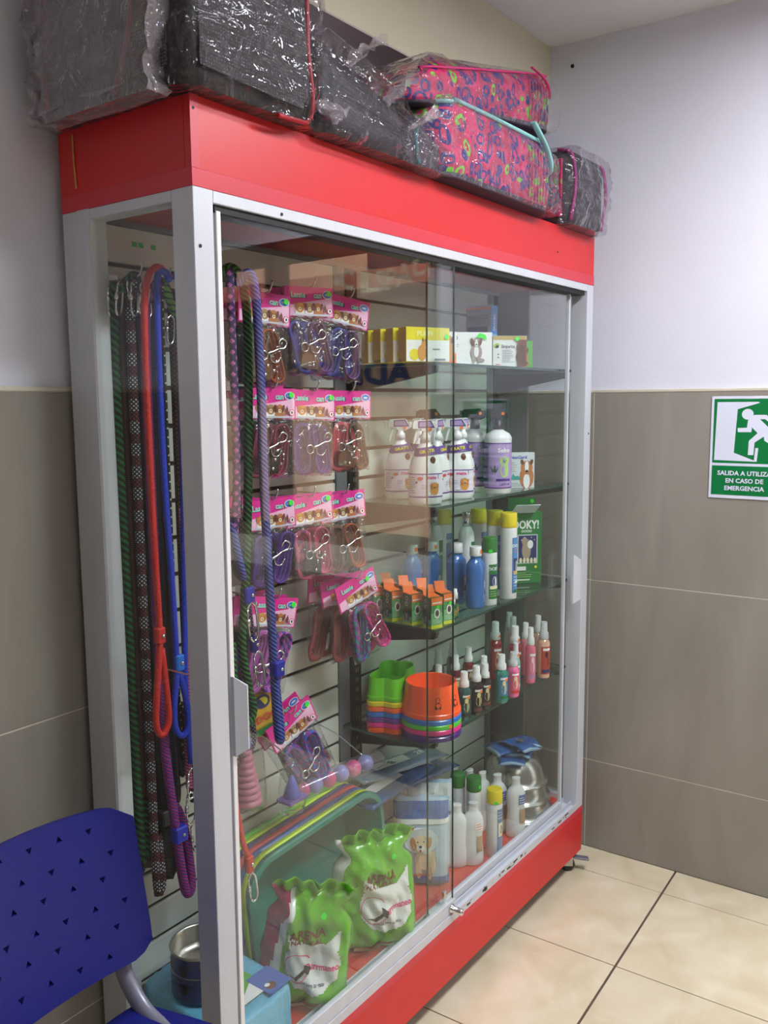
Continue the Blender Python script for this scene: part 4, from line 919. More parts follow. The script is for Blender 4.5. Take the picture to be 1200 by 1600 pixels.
# nested basins standing on edge, opening to the glass
def basin(name, m, loc, rot, label, w=.46, h=.325, d=.085, r=.075):
    bm = bmesh.new(); n = 8
    def rr(w_, h_, r_):
        pts = []
        for cx, cz, a0 in ((w_/2-r_, h_-r_, 0), (-w_/2+r_, h_-r_, PI/2), (-w_/2+r_, r_, PI), (w_/2-r_, r_, 1.5*PI)):
            for i in range(n+1): a = a0+PI/2*i/n; pts.append((cx+r_*math.cos(a), cz+r_*math.sin(a)))
        return pts
    def ring(y, ins, rad): return [bm.verts.new((x, y, z+ins)) for x, z in rr(w-2*ins, h-2*ins, rad)]
    R_ = [ring(.012, 0, r), ring(.002, 0, r), ring(0, .002, r), ring(0, .011, r-.01), ring(.003, .013, r-.011), ring(d*.9, .045, r-.03), ring(d, .060, r-.035)]
    N = len(R_[0])
    for a, b in zip(R_, R_[1:]):
        for i in range(N): f = bm.faces.new((a[i], a[(i+1) % N], b[(i+1) % N], b[i])); f.smooth = True
    bm.faces.new(R_[-1]); bmesh.ops.recalc_face_normals(bm, faces=bm.faces)
    o = finish(name, bm, m, loc=loc, rot=rot); smooth_angle(o, 40); md = o.modifiers.new('s', 'SOLIDIFY'); md.thickness = .0018; md.offset = 1
    return tag(o, label, 'basin', 'basins nested on edge at the cabinet floor')
bc = [('teal', (22, 128, 116), 'teal basin at the front of the nested stack'), ('lemon', (206, 238, 50), 'yellow rimmed basin just behind the teal one'), ('steel_blue', (70, 112, 190), 'blue basin third in the nested stack'), ('coral', (250, 84, 100), 'coral basin in the middle of the nested stack'), ('indigo', (60, 30, 120), 'dark purple basin behind the coral one'), ('lime', (196, 240, 40), 'lime basin behind the purple one'), ('leaf', (90, 214, 30), 'bright green basin at the back of the nested stack')]
for i, (nm, c, lb) in enumerate(bc):
    w_ = .020 if i == 0 else 0
    yy_ = .160+.0165*i; basin('basin', pl('basin_'+nm, c), (.488+.001*i, yy_, Z0+.010), (-.03, -.075, -.03), lb, w=.45, h=.305, d=min(.085, .297-yy_))
# dog food pouches
PB_ = M('blue_pouch_film', (46, 100, 180), .2, coat=.5, bump=.4, bscale=22); PS_ = M('pale_pouch_film', (186, 208, 232), .2, coat=.4, bump=.35, bscale=22)
t = thing('food_pouch', 'blue and white pouch with standing golden puppy picture', 'bag', (.845, .150, Z0), 0, None, rot=(-.06, 0, -.95))
o, fn = pillow('pouch', .150, .235, .06, PS_, t, .005, 6, .02, 5.5, 20, 24)
P = Print(); P.grid(-.073, .004, .073, .030, BLU, 14, 3); P.grid(-.073, .178, .073, .226, PM('pouch_blue', (40, 96, 180)), 14, 5); P.grid(-.073, .168, .073, .181, WP, 14, 2); P.ell(.0, .125, .045, .035, PM('pouch_pale', (226, 236, 244)))
P.ell(.008, .075, .026, .030, CRM); P.ell(-.006, .055, .009, .032, CRM); P.ell(.022, .052, .009, .032, CRM); P.ell(.032, .07, .008, .03, CRM); P.ell(0, .118, .022, .022, CRM); P.ell(-.02, .118, .007, .018, GOLD, .2); P.ell(.02, .12, .007, .018, GOLD, -.2); P.ell(-.002, .108, .010, .009, WP); P.ell(-.002, .112, .0045, .0035, INK); dot(P, -.009, .124, .002, INK); dot(P, .007, .124, .002, INK); P.ell(-.002, .102, .003, .004, RDP)
P.text('cachorro', .0, .036, .009, RDP, .9); P.rect(-.05, .155, -.02, .163, RDP, 3); P.rect(-.062, .045, -.046, .12, PM('grey_blue', (110, 130, 160)), 2)
P.build('pouch_print', fn, t, eps=.0003)
t = thing('food_pouch', 'paler pouch with small terrier picture, right behind the puppy pouch', 'bag', (.945, .188, Z0), 0, None, rot=(-.06, 0, -1.0))
o, fn = pillow('pouch', .13, .235, .05, PS_, t, .006, 6, .02, 7.5, 18, 22)
P = Print(); P.grid(-.06, .18, .06, .228, WP, 10, 4); P.ell(.01, .10, .02, .03, PM('grey_fur', (168, 152, 150))); P.ell(.01, .135, .016, .018, CRM); P.ell(.01, .13, .004, .003, INK); P.text('adulto', .01, .19, .008, TXT, 1); P.build('pouch_print', fn, t, eps=.0003)
# flat folded packs lying on the basins
for i, (x, y, z, rz, w, d, c, lb) in enumerate(((.905, .238, .478, -.15, .34, .10, (60, 96, 150), 'blue folded plastic pack lying behind the terrier pouch'), (.80, .215, .512, .05, .32, .11, (44, 92, 156), 'dark blue folded plastic pack lying across the basins'), (.86, .235, .535, -.25, .30, .09, (120, 146, 178), 'grey blue clear wrapped pack on top of the folded packs'))):
    t = thing('folded_pack', lb, 'bag', (x, y, z), rz, None)
    bm = bmesh.new(); nx, ny = 22, 8; g = {}
    for s_ in (0, 1):
        for j in range(ny+1):
            for k in range(nx+1):
                ed = k in (0, nx) or j in (0, ny)
                if s_ and ed: g[s_, j, k] = g[0, j, k]; continue
                X = -w/2+w*k/nx; Y = -d/2+d*j/ny; a = (1-(2*k/nx-1)**6)*(1-(2*j/ny-1)**4)
                Zn = (.012*a if s_ else -.010*a) + mnoise.noise(Vector((X*18, Y*26, i*5)))*.006
                g[s_, j, k] = bm.verts.new((X, Y, Zn))
        for j in range(ny):
            for k in range(nx):
                q = [g[s_, j, k], g[s_, j, k+1], g[s_, j+1, k+1], g[s_, j+1, k]]
                if not s_: q.reverse()
                f = bm.faces.new(q); f.smooth = True
    finish('pack', bm, M('pack_film_%d' % i, c, .2, coat=.5, var=.2, vscale=20, bump=.4, bscale=20), t)
    P = Print(); P.rect(-w*.3, -.02, w*.1, .015, WP, 6); P.text('28', w*.25, 0, .02, WP, 1); P.build('pack_print', lambda x, z_, e: Vector((x, z_, .014+e)), t)
# white lotion bottles
LOT = M('milky_plastic', (228, 230, 232), .25, coat=.3, var=.02, sss=.1)
def lotion(x, y, rz, label, lab=0):
    t = thing('lotion_bottle', label, 'bottle', (x, y, Z0), rz, 'white uncapped bottles on the cabinet floor')
    bm = bmesh.new(); lathe(bm, [(.027, 0), (.030, .004), (.0305, .02), (.029, .045), (.0255, .072), (.0275, .095), (.0295, .115), (.028, .132), (.021, .145), (.014, .151), (.013, .155), (.0125, .172), (.0135, .173), (.0125, .177)], 24, sy=.62); finish('bottle', bm, LOT, t)
    if lab:
        P = Print(); P.rect(.002, .10, .028, .128, PM('lotion_blue', (96, 116, 180)) if lab == 1 else WP, 6); lines(P, .004, .118, .022, 3, .007, WP if lab == 1 else ORG, .0018); P.rect(.006, .04, .026, .085, PM('lotion_tan', (186, 150, 120)), 6)
        P.build('bottle_label', lambda u, z, e: Vector(((.031+e)*math.sin(u/.031), -.62*(.031+e)*math.cos(u/.031), z)), t, eps=.0002)
lw = [(1.008, .088, -.75, 'white bottle with orange lettering standing nearest the glass', 2), (.972, .118, -.75, 'white bottle second of the left file by the door edge', 0), (.945, .148, -.75, 'white bottle third of the left file, seen through both doors', 0), (1.165, .246, -.3, 'white bottle at the back left of the rear row', 0), (1.185, .205, -.3, 'white bottle second in the rear row', 0), (1.192, .165, -.3, 'white bottle third in the rear row', 0), (1.205, .122, -.6, 'white bottle with blue label behind the yellow capped one', 1), (1.218, .068, -.7, 'white waisted bottle with blue label at the right front', 1)]
for a in lw: lotion(*a)
def lab_pet(P): P.rect(-.002, .015, .026, .14, PM('label_grey_blue', (110, 134, 176)), 8); P.rect(.002, .06, .022, .10, PM('label_cream', (236, 226, 190)), 6); P.ell(.012, .08, .005, .012, BRN); lines(P, .0, .13, .02, 3, .008, WP, .0015)
shampoo(1.085, .065, Z0, -.6, 'white bottle with yellow cap standing on the red floor', YCAP, .0225, .193, .038, lab_pet, dots=(-.006, .160))
shampoo(1.062, .118, Z0, -.6, 'white bottle with green cap and neon dot on the red floor', GCAP, .0215, .222, .038, lab_green, dots=(.010, .198))
shampoo(1.058, .168, Z0, -.6, 'white bottle with green cap behind the other green capped one', GCAP, .0215, .222, .038, lab_green)
# steel bowls
def steel_bowl(z, r, h, label):
    bm = bmesh.new(); lathe(bm, [(r*1.09, 0), (r*1.10, .004), (r*1.08, .008), (r*.98, .009), (r*.95, h*.3), (r*.88, h*.55), (r*.74, h*.8), (r*.56, h*.95), (r*.3, h)], 48, cap0=False)
    o = finish('steel_bowl', bm, STEEL, loc=(1.362, .150, z)); md = o.modifiers.new('s', 'SOLIDIFY'); md.thickness = .0012; md.offset = -1
    return tag(o, label, 'bowl', 'upturned steel bowls at the right end')
steel_bowl(Z0, .113, .098, 'largest upturned steel bowl, at the bottom of the pile')
steel_bowl(Z0+.050, .102, .094, 'middle upturned steel bowl of the pile')
steel_bowl(Z0+.100, .094, .088, 'top upturned steel bowl carrying the blue sachets')
rs = random.Random(5)
sc = [(1.315, .135, .424, .5, (-.05, .10)), (1.355, .185, .430, 1.1, (.06, -.03)), (1.400, .145, .428, -.3, (.0, .12)), (1.360, .120, .440, .15, (-.10, .04)), (1.335, .160, .447, -.5, (.05, -.06)), (1.385, .130, .455, .8, (-.04, .10)), (1.345, .125, .462, 1.3, (.1, .02))]
lbs = ['lowest blue sachet on the steel bowls, hanging to the left', 'blue sachet at the back of the pile on the bowls', 'blue sachet hanging over the right side of the bowl', 'pale edged blue sachet slumped over the front of the bowl', 'blue sachet lying across the middle of the pile', 'blue sachet second from the top of the pile', 'topmost blue sachet with a small gold emblem']
for (x, y, z, rz, (tx, ty)), lb in zip(sc, lbs):
    t = thing('sachet', lb, 'sachet', (x, y, z), 0, 'blue sachets piled on the steel bowls', rot=(tx, ty, rz))
    bm = bmesh.new(); nx, ny = 12, 9; g = {}; w, d = .115, .080; sd = rs.random()*50
    for s_ in (0, 1):
        for j in range(ny+1):
            for k in range(nx+1):
                ed = k in (0, nx) or j in (0, ny)
                if s_ and ed: g[s_, j, k] = g[0, j, k]; continue
                X = -w/2+w*k/nx; Y = -d/2+d*j/ny; a = (1-(2*k/nx-1)**4)*(1-(2*j/ny-1)**4); droop = -.35*max(0, (X*X+Y*Y)**.5-.035)
                g[s_, j, k] = bm.verts.new((X, Y, (.005*a if s_ else -.004*a)+droop+mnoise.noise(Vector((X*30+sd, Y*30, 0)))*.006))
        for j in range(ny):
            for k in range(nx):
                q = [g[s_, j, k], g[s_, j, k+1], g[s_, j+1, k+1], g[s_, j+1, k]]
                if not s_: q.reverse()
                f = bm.faces.new(q); f.smooth = True; f.material_index = 1 if k in (0, nx-1) else 0
    finish('pouch', bm, [M('sachet_blue', (44, 96, 168), .22, coat=.5, var=.15, vscale=30), M('sachet_edge', (150, 184, 214), .25, coat=.4)], t)
P = Print(); P.ell(0, 0, .012, .009, PM('gold_print', (180, 156, 80))); P.ell(0, 0, .008, .006, NAVY); P.build('emblem', lambda x, z_, e: Vector((x, z_, .0075+e)), t)
# pale blue pack of pads with blue bowls on it
t = thing('pad_pack', 'pale blue pleated plastic pack filling the left front corner of the cabinet floor', 'bag', (.135, .160, Z0))
bm = bmesh.new(); nx, nz = 40, 12
def pp(a, v):   # a angle around, v height
    c, s = math.cos(a), math.sin(a); X = .098*math.copysign(abs(c)**.35, c); Y = .130*math.copysign(abs(s)**.35, s)
    k = 1-.04*(2*v-1)**4; pl_ = .0022*math.sin(a*44)+.002*mnoise.noise(Vector((X*30, Y*30, v*5)))
    return Vector((X*k*(1+pl_*8), Y*k*(1+pl_*8), v*.118))
ring = [[bm.verts.new(pp(2*PI*i/160, j/nz)) for i in range(160)] for j in range(nz+1)]
for j in range(nz):
    for i in range(160): f = bm.faces.new((ring[j][i], ring[j][(i+1) % 160], ring[j+1][(i+1) % 160], ring[j+1][i])); f.smooth = True
top = [[bm.verts.new(Vector((v.co.x*k, v.co.y*k, .118+.006*(1-k)+.0025*mnoise.noise(v.co*22*k)))) for v in ring[-1]] for k in (.93, .7, .4, .15)]
pr = ring[-1]
for tt in top:
    for i in range(160): f = bm.faces.new((pr[i], pr[(i+1) % 160], tt[(i+1) % 160], tt[i])); f.smooth = True
    pr = tt
bm.faces.new(pr); bm.faces.new(list(reversed(ring[0])))
finish('pack', bm, M('pale_blue_film', (112, 186, 222), .25, coat=.4, var=.1, vscale=14, bump=.3, bscale=30, stretch=(1, 6, 1)), t)
P = Print(); P.grid(-.06, -.10, .05, .0, PM('leaf_green', (88, 172, 70)), 8, 8); P.poly([(-.02, -.09), (.03, -.06), (.05, -.08), (.05, -.10), (-.02, -.10)], WP); P.rect(.03, -.12, .09, -.05, PM('violet_blue', (84, 110, 190))); P.ell(.05, -.10, .012, .010, BRN); P.ell(.046, -.094, .006, .005, WP)
P.build('pack_print', lambda x, z_, e: Vector((x, z_, .1255+e)), t)
def paw_bowl(z, r, label):
    t = thing('steel_lined_bowl', label, 'pet bowl', (.108, .170, z), 0, 'blue steel lined bowls on the pale blue pack')
    bm = bmesh.new(); lathe(bm, [(r*.98, 0), (r*1.0, .003), (r*.985, .03), (r*.96, .052)], 40, cap1=False); finish('shell', bm, M('dark_blue_enamel', (34, 56, 128), .3, coat=.3), t)
    bm = bmesh.new(); lathe(bm, [(r*.99, .050), (r*1.02, .053), (r*.99, .056), (r*.93, .052), (r*.88, .02), (r*.70, .010), (.001, .010)], 40, cap0=False, cap1=False); finish('steel_liner', bm, STEEL, t)
    P = Print()
    for a in range(-3, 4):
        cx = a*.042+.004; cz = .028
        P.ell(cx, cz-.003, .0075, .006, INK)
        for q in range(4): P.ell(cx-.009+q*.006, cz+.006+(.003 if q in (1, 2) else 0), .0024, .0034, INK)
    P.build('paw_prints', wrap(r*.99+.0006), t, eps=.0001)
paw_bowl(Z0+.1255, .060, 'lower blue bowl with black paw prints on the pale blue pack'); paw_bowl(Z0+.1255+.040, .061, 'upper blue bowl with shiny steel inside, on the lower one')
# ============================================================ HANGING GOODS
WIRE = M('hook_wire', (200, 200, 206), .25, .8)
def hook(x, z, L=.14, y0=.299):
    bm = bmesh.new(); tube(bm, [(x, y0, z), (x, y0-L*.85, z+.002), (x, y0-L, z+.012), (x, y0-L-.004, z+.026)], .0019, 8, n=3); box(bm, x-.012, x+.012, y0-.002, y0, z-.014, z+.012, 0, .001)
    return finish('hook', bm, WIRE, cab)
CARDM = PM('card_magenta', (224, 40, 150)); CARDL = PM('card_pink', (246, 190, 226)); MINT = PM('mint_letters', (150, 224, 214))
STY = {
 'brown': (M('brown_strap', (110, 74, 52), .5), (M('rust_strap', (176, 84, 44), .5))), 'black': (M('black_strap', (30, 28, 32), .4), M('black_strap', (30, 28, 32), .4)),
 'violet': (M('violet_strap', (72, 34, 130), .6), M('violet_strap2', (98, 50, 150), .6)), 'rose': (rope('rose_strap', (196, 70, 112), (120, 50, 110), 1, 60, .6, 'noise'), M('rose_strap2', (206, 84, 120), .6)),
 'maroon': (M('maroon_strap', (116, 30, 60), .55), M('maroon_strap2', (150, 44, 76), .55)), 'orchid': (M('orchid_strap', (190, 84, 180), .5), rope('orchid_check', (190, 90, 180), (90, 60, 160), 1, 60, .5)),
 'plaid': (rope('teal_plaid', (30, 130, 140), (110, 60, 160), 1, 45, .5), rope('pink_plaid', (214, 70, 140), (170, 50, 130), 1, 60, .7)), 'blueplaid': (rope('blue_plaid', (70, 76, 170), (150, 40, 150), 1, 50, .5), rope('blue_plaid2', (60, 90, 190), (140, 50, 160), 1, 50, .5)),
 'brick': (M('brick_strap', (150, 62, 66), .6), M('brick_strap2', (176, 80, 84), .6)), 'teal': (M('teal_strap', (26, 86, 84), .6), M('teal_strap2', (40, 110, 100), .6)), 'coral': (M('coral_strap', (206, 84, 90), .5), M('brown_strap', (110, 74, 52), .5)), 'indigo': (M('indigo_strap', (50, 50, 140), .5), M('mauve_strap', (110, 60, 120), .5))}
def pack(x, z, y, sty, label, rz=0, ry=0, w=.126, bh=.115, seed=1, studs=0, clip=True, group='carded collars and leads on hooks', full=True, strap_w=.014):
    """one carded bag: card, clear bag, coiled strap, clip; origin at the hanging hole"""
    t = thing('carded_pack', label, 'pet collar', (x, y, z), 0, group, rot=(0, ry, rz)); R_ = random.Random(seed); A, B = STY[sty]
    ch_ = .060
    bm = bmesh.new(); box(bm, -w/2, w/2, -.0022, -.0012, -ch_+.006, .008, 0, .0004); box(bm, -w/2, w/2, .0012, .0022, -ch_+.006, .008, 0, .0004); box(bm, -w/2, w/2, -.0022, .0022, .0078, .009, 0, 0)
    card = finish('header_card', bm, CARDM, t)
    P = Print()
    P.poly([(-w/2+.003, -.051), (w/2-.003, -.051), (w/2-.003, -.012), (-w/2+.003, -.030)], CARDL)
    P.text('Lassie', -.028, -.008, .0125, INK, .98); P.text('can', .022, -.008, .0125, INK, 1.0)
    P.text('Lassie', -.0285, -.0075, .0115, MINT, .95); P.text('can', .0215, -.0075, .0115, MINT, .97)
    P.ell(.047, -.006, .013, .0085, WP); P.ell(.047, -.006, .0115, .007, PM('badge_blue', (70, 130, 220))); P.ell(.047, -.006, .006, .002, WP)
    for cx, cc, ec in ((-.026, GOLD, FUR2), (-.002, PM('grey_tan_fur', (176, 140, 104)), BRN), (.020, FUR2, MAR)):
        P.ell(cx, -.045, .012, .009, WP if cc is not FUR2 else cc); P.ell(cx, -.034, .0105, .0105, cc); P.ell(cx-.0085, -.032, .0035, .008, ec, .3); P.ell(cx+.0085, -.032, .0035, .008, ec, -.3); P.ell(cx, -.037, .004, .004, CRM); P.ell(cx, -.0365, .0015, .0012, INK); dot(P, cx-.003, -.031, .001, INK); dot(P, cx+.003, -.031, .001, INK)
    P.rect(-.045, -.051, .050, -.047, PM('card_grey', (200, 196, 214))); P.poly([(.034, -.034), (.038, -.026), (.041, -.034), (.040, -.044), (.036, -.044)], BRN); P.ell(.050, -.040, .007, .007, PINK); P.ell(.050, -.040, .0055, .0055, WP); P.ell(.050, -.040, .002, .003, INK)
    if seed % 3: dot(P, .034 if seed % 2 else .049, -.008 if seed % 2 else -.004, .006, NEON)
    if full: P.build('card_print', flat(-.0022), card, eps=.00012)
    if not full: return t
    # bag
    def sf(xx, zz, sd):
        u = 2*xx/w; v = (zz+ch_+bh-.01)/bh*2-1
        a = max(0, (1-abs(u)**6)*(1-abs(v)**6))**.5
        return sd*.014*a + mnoise.noise(Vector((xx*40+seed, zz*40, sd)))*.006*a
    bm = bmesh.new(); nx, nz = 14, 14; g = {}
    for sd in (-1, 1):
        for j in range(nz+1):
            for i in range(nx+1):
                ed = i in (0, nx) or j in (0, nz)
                if ed and sd == 1: g[sd, i, j] = g[-1, i, j]; continue
                xx = -w*.48+w*.96*i/nx; zz = -ch_-bh+.012+bh*j/nz+(mnoise.noise(Vector((xx*30, seed, 1)))*.008 if j == 0 else 0)
                g[sd, i, j] = bm.verts.new((xx, 0 if ed else sf(xx, zz, sd), zz))
        for j in range(nz):
            for i in range(nx):
                q = [g[sd, i, j], g[sd, i+1, j], g[sd, i+1, j+1], g[sd, i, j+1]]
                if sd == 1: q.reverse()
                f = bm.faces.new(q); f.smooth = True
    finish('clear_bag', bm, FILM, t)
    # coiled strap: several upright loops
    zb = -ch_-bh+.018; zt_ = -ch_-.004
    for k in range(2):
        m = (A, B)[k]; bm = bmesh.new(); cx = (-.026, .022)[k]+R_.uniform(-.005, .005); ww = .018; tl = R_.uniform(-.012, .012)
        for q in range(3):
            yy = -.006+q*.006; w2 = ww-q*.004
            pts = [(cx-w2+tl, yy, zt_-.012-.004*q), (cx+tl, yy, zt_-.002*q), (cx+w2+tl, yy, zt_-.012-.004*q), (cx+w2, yy+.001, (zt_+zb)/2), (cx+w2-tl, yy, zb+.012+.004*q), (cx-tl, yy, zb+.002*q), (cx-w2-tl, yy, zb+.012+.004*q), (cx-w2, yy-.001, (zt_+zb)/2)]
            tube(bm, pts, strap_w/2, 6, closed=True, sx=(.62, .30)[k], sy=(.30, 1)[k], flatdir=(0, 1, 0), n=4)
        o = finish('strap', bm, m, t)
    bm = bmesh.new()
    for q in range(2):
        ww = .030-q*.012
        tube(bm, [(-ww, .009, zt_-.016), (0, .009, zt_-.004), (ww, .009, zt_-.016), (ww*1.1, .009, (zt_+zb)/2), (ww, .009, zb+.018), (0, .009, zb+.004), (-ww, .009, zb+.018), (-ww*1.1, .009, (zt_+zb)/2)], .010, 6, closed=True, sx=.8, sy=.3, flatdir=(0, 1, 0), n=4)
    finish('strap', bm, B if seed % 2 else A, t)
    if studs:
        bm = bmesh.new(); box(bm, -.012, .034, -.0125, -.0105, zb+.006, zb+.055, 0, .001, Matrix.Rotation(.15, 4, 'Y')); st = finish('leather_tab', bm, M('black_strap', (30, 28, 32), .4) if studs == 1 else M('brown_strap', (110, 74, 52), .5), t)
        bm = bmesh.new()
        for q in range(5): sphere(bm, (-.004+.018*(q % 2)+.003*q, -.0135, zb+.014+.009*q), .0035, 8, 0, (1, .5, 1))
        s2 = finish('stud', bm, CHROME, st); s2['kind'] = 'stuff'
    if clip:
        bm = bmesh.new(); cx, cz = .004+R_.uniform(-.01, .01), zb+.055; a = .45
        tube(bm, [(cx-.022+.009*math.cos(q), -.0165, cz-.004+.009*math.sin(q)) for q in [2*PI*i/10 for i in range(10)]], .0014, 6, closed=True, n=2)
        tube(bm, [(cx-.014, -.0165, cz), (cx, -.018, cz+.005), (cx+.014, -.0165, cz+.012)], [.003, .002, .0025], 8, n=3)
        tube(bm, [(cx+.014, -.0165, cz+.012), (cx+.028, -.0165, cz+.014), (cx+.034, -.0165, cz+.026), (cx+.022, -.0165, cz+.032), (cx+.013, -.0165, cz+.022)], .002, 6, n=4)
        tube(bm, [(cx-.006, -.0165, cz+.002), (cx-.004, -.0165, cz-.012), (cx+.010, -.0165, cz-.016), (cx+.020, -.0165, cz-.004)], .0014, 6, n=4)
        finish('snap_clip', bm, CHROME, t)['kind'] = 'stuff'
    return t
rows = [ # hook x, hook z, packs (style, label, ry, studs)
 (.330, 1.712, [('brown', 'carded pack with orange brown strap, top row left', .05, 2), ('teal', 'second pack hanging behind the top row left one', .10, 0)]),
 (.462, 1.735, [('indigo', 'carded pack with metal studs and violet strap, top row centre', -.03, 2), ('maroon', 'second pack hanging behind the top row centre one', -.06, 0)]),
 (.590, 1.725, [('indigo', 'tilted carded pack with mauve strap, top row right', .14, 0), ('brown', 'second pack hanging behind the top row right one', .05, 0)]),
 (.340, 1.524, [('maroon', 'carded pack with maroon strap and round studs, second row left', .02, 1), ('black', 'second pack hanging behind the second row left one', -.1, 0)]),
 (.466, 1.520, [('violet', 'carded pack with purple strap, second row centre', .05, 0), ('brown', 'second pack hanging behind the second row centre one', 0, 0)]),
 (.590, 1.520, [('coral', 'carded pack with coral strap and chrome clip, second row right', .02, 2), ('brick', 'second pack hanging behind the second row right one', .08, 0)]),
 (.332, 1.300, [('violet', 'carded pack with deep violet strap, third row left', -.02, 0), ('teal', 'carded pack with dark teal strap, behind the third row left one', .10, 0)]),
 (.448, 1.296, [('rose', 'carded pack with rose strap and studded black tab, third row centre', -.09, 1), ('violet', 'second pack hanging behind the third row centre one', 0, 0)]),
 (.562, 1.292, [('brown', 'carded pack with brown strap, third row right', -.08, 0), ('black', 'second pack hanging behind the third row right one', 0, 0)]),
 (.335, 1.094, [('orchid', 'carded pack with orchid pink looped lead, fourth row left', .20, 0), ('blueplaid', 'blue and red plaid pack behind the orchid one, fourth row', .12, 0), ('maroon', 'maroon pack at the back of the fourth row left hook', -.05, 0)]),
 (.605, 1.090, [('plaid', 'carded pack with teal and pink plaid collar, fourth row right', -.30, 0), ('brick', 'brick red pack hanging behind the plaid one, fourth row right', -.12, 0), ('brick', 'second brick red pack farther back, fourth row right', .06, 0)]),
 (.372, .835, [('blueplaid', 'carded pack with blue and violet plaid harness, bottom row', -.42, 0), ('maroon', 'dark maroon pack behind the plaid harness, bottom row', -.5, 0)]),
]
sd = 1
for hx, hz, ps in rows:
    hook(hx, hz, .145)
    for k, (st, lb, ry, stud) in enumerate(ps):
        sd += 1
        big = hz < 1.2
        pack(hx-.004*k, hz-.004, .172+.034*k, st, lb, rz=-.22+.05*((sd*7) % 3-1), ry=ry, seed=sd, studs=stud, clip=(k == 0), bh=.125 if not big else .145, strap_w=.014 if not big else .018)
# ------------------------------------------------------------ leashes
LG = 'rope leads hanging in the cabinet'
def lead(label, m, pts, r=.0075, capm=None, caps=(), biner=(), name='rope_lead', closed=False, seg=8):
    t = thing(name, label, 'dog lead', pts[0], 0, LG); o0 = Vector(pts[0])
    L = lambda q: tuple(Vector(q)-o0)
    bm = bmesh.new(); tube(bm, [L(p) for p in pts], r, seg, closed=closed, n=5); finish('rope', bm, m, t)
    for c in caps:
        bm = bmesh.new(); q = L(c); box(bm, q[0]-r*1.6, q[0]+r*1.6, q[1]-r*1.2, q[1]+r*1.2, q[2]-.016, q[2]+.016, 0, .003); cp = finish('sleeve', bm, capm, t)
        bm = bmesh.new(); sphere(bm, (q[0]+r*.3, q[1]-r*1.25, q[2]), .0042, 10); finish('rivet', bm, CHROME, cp)
    for c in biner:
        q = Vector(L(c[:3])); s = c[3] if len(c) > 3 else 1; a = c[4] if len(c) > 4 else 0; yw = c[5] if len(c) > 5 else 0
        bm = bmesh.new(); tube(bm, [(-.008, 0, -.008), (0, 0, 0), (.008, 0, -.008), (.010, 0, -.03), (.009, 0, -.050), (0, 0, -.058), (-.007, 0, -.050)], .0021, 8, n=4)
        tube(bm, [(-.008, 0, -.008), (-.0085, 0, -.03), (-.007, 0, -.050)], .0016, 6, n=2); lathe(bm, [(.0034, -.034), (.0034, -.022)], 10, off=(-.0085, 0, 0))
        bm.transform(Matrix.Translation(q) @ Matrix.Rotation(yw, 4, 'Z') @ Matrix.Rotation(a, 4, 'Y') @ Matrix.Scale(s, 4)); finish('carabiner', bm, CHROME, t)['kind'] = 'stuff'
    return t
h1 = hook(.066, 1.722, .085); h2 = hook(.128, 1.718, .085); hook(.205, 1.705, .17)
def u_lead(x, y, zt, zb, dx=.012, hx=.066, hz=1.722):
    return [(hx, .235, hz+.006), ((x+hx)/2, (y+.235)/2, zt+.012), (x, y, zt-.03), (x+dx*.2, y, (zt+zb)/2), (x+dx, y, zb+.05), (x+dx*1.3+.004, y-.004, zb+.006), (x+dx*2+.006, y-.004, zb+.03), (x+dx*1.6+.006, y+.002, zb+.12)]
fl = rope('floral_blue', (20, 22, 60), (40, 90, 200), 1, 150, .56, 'noise'); gb = rope('green_black', (8, 12, 14), (14, 96, 40), 3, 75, .55)
mt = rope('maroon_tweed', (60, 30, 36), (120, 62, 70), 3, 260, .5, 'check'); ck = rope('checker_red', (16, 12, 18), (190, 186, 200), 6, 130, .5, 'check', (130, 24, 40))
bk2 = rope('black_grey', (12, 14, 20), (28, 36, 40), 2, 130, .6); tw = rope('blue_red_twill', (30, 44, 150), (170, 30, 90), 6, 140, .5); rd = M('red_braid', (206, 30, 28), .55, bump=.4, bscale=300)
bs = rope('royal_blue_specks', (24, 56, 196), (8, 12, 70), 2, 60, .84, 'check'); br = rope('brown_dots', (34, 24, 26), (130, 74, 44), 5, 120, .6, 'check'); pk = rope('pink_cord', (150, 40, 100), (216, 120, 170), 2, 150, .45)
bw_ = rope('black_white_dash', (12, 12, 18), (210, 204, 190), 1, 60, .7, 'check'); lm = rope('lime_cord', (110, 190, 40), (30, 80, 30), 2, 80, .7)
lead('dark blue floral rope lead, farthest left against the slats', fl, u_lead(.032, .286, 1.69, .58), .0085, biner=[(.034, .262, 1.712, 1, .1, .5)])
lead('green and black twisted rope lead at the left of the side window', gb, u_lead(.040, .266, 1.69, .62, .008), .0095, biner=[(.045, .246, 1.714, 1.05, .25, .4)])
lead('dusty maroon tweed rope lead next to the green one', mt, u_lead(.060, .272, 1.69, .60, .004), .0085, biner=[(.055, .238, 1.716, 1.0, -.35, .4)])
lead('black rope lead with red and white checks', ck, u_lead(.062, .246, 1.68, .550, .004), .0088, biner=[(.064, .232, 1.718, 1.1, .1, .3)])
lead('plain black rope lead in the middle of the side window', bk2, u_lead(.084, .244, 1.69, .575, .006), .0105, M('black_sleeve', (20, 20, 26), .5), [(.090, .238, .70)], [(.076, .226, 1.716, 1.1, -.2, .2)])
lead('thin black lead with white dashes behind the red one', bw_, u_lead(.078, .262, 1.68, .62, .010), .005, biner=[(.083, .222, 1.712, .95, .3, 0)])
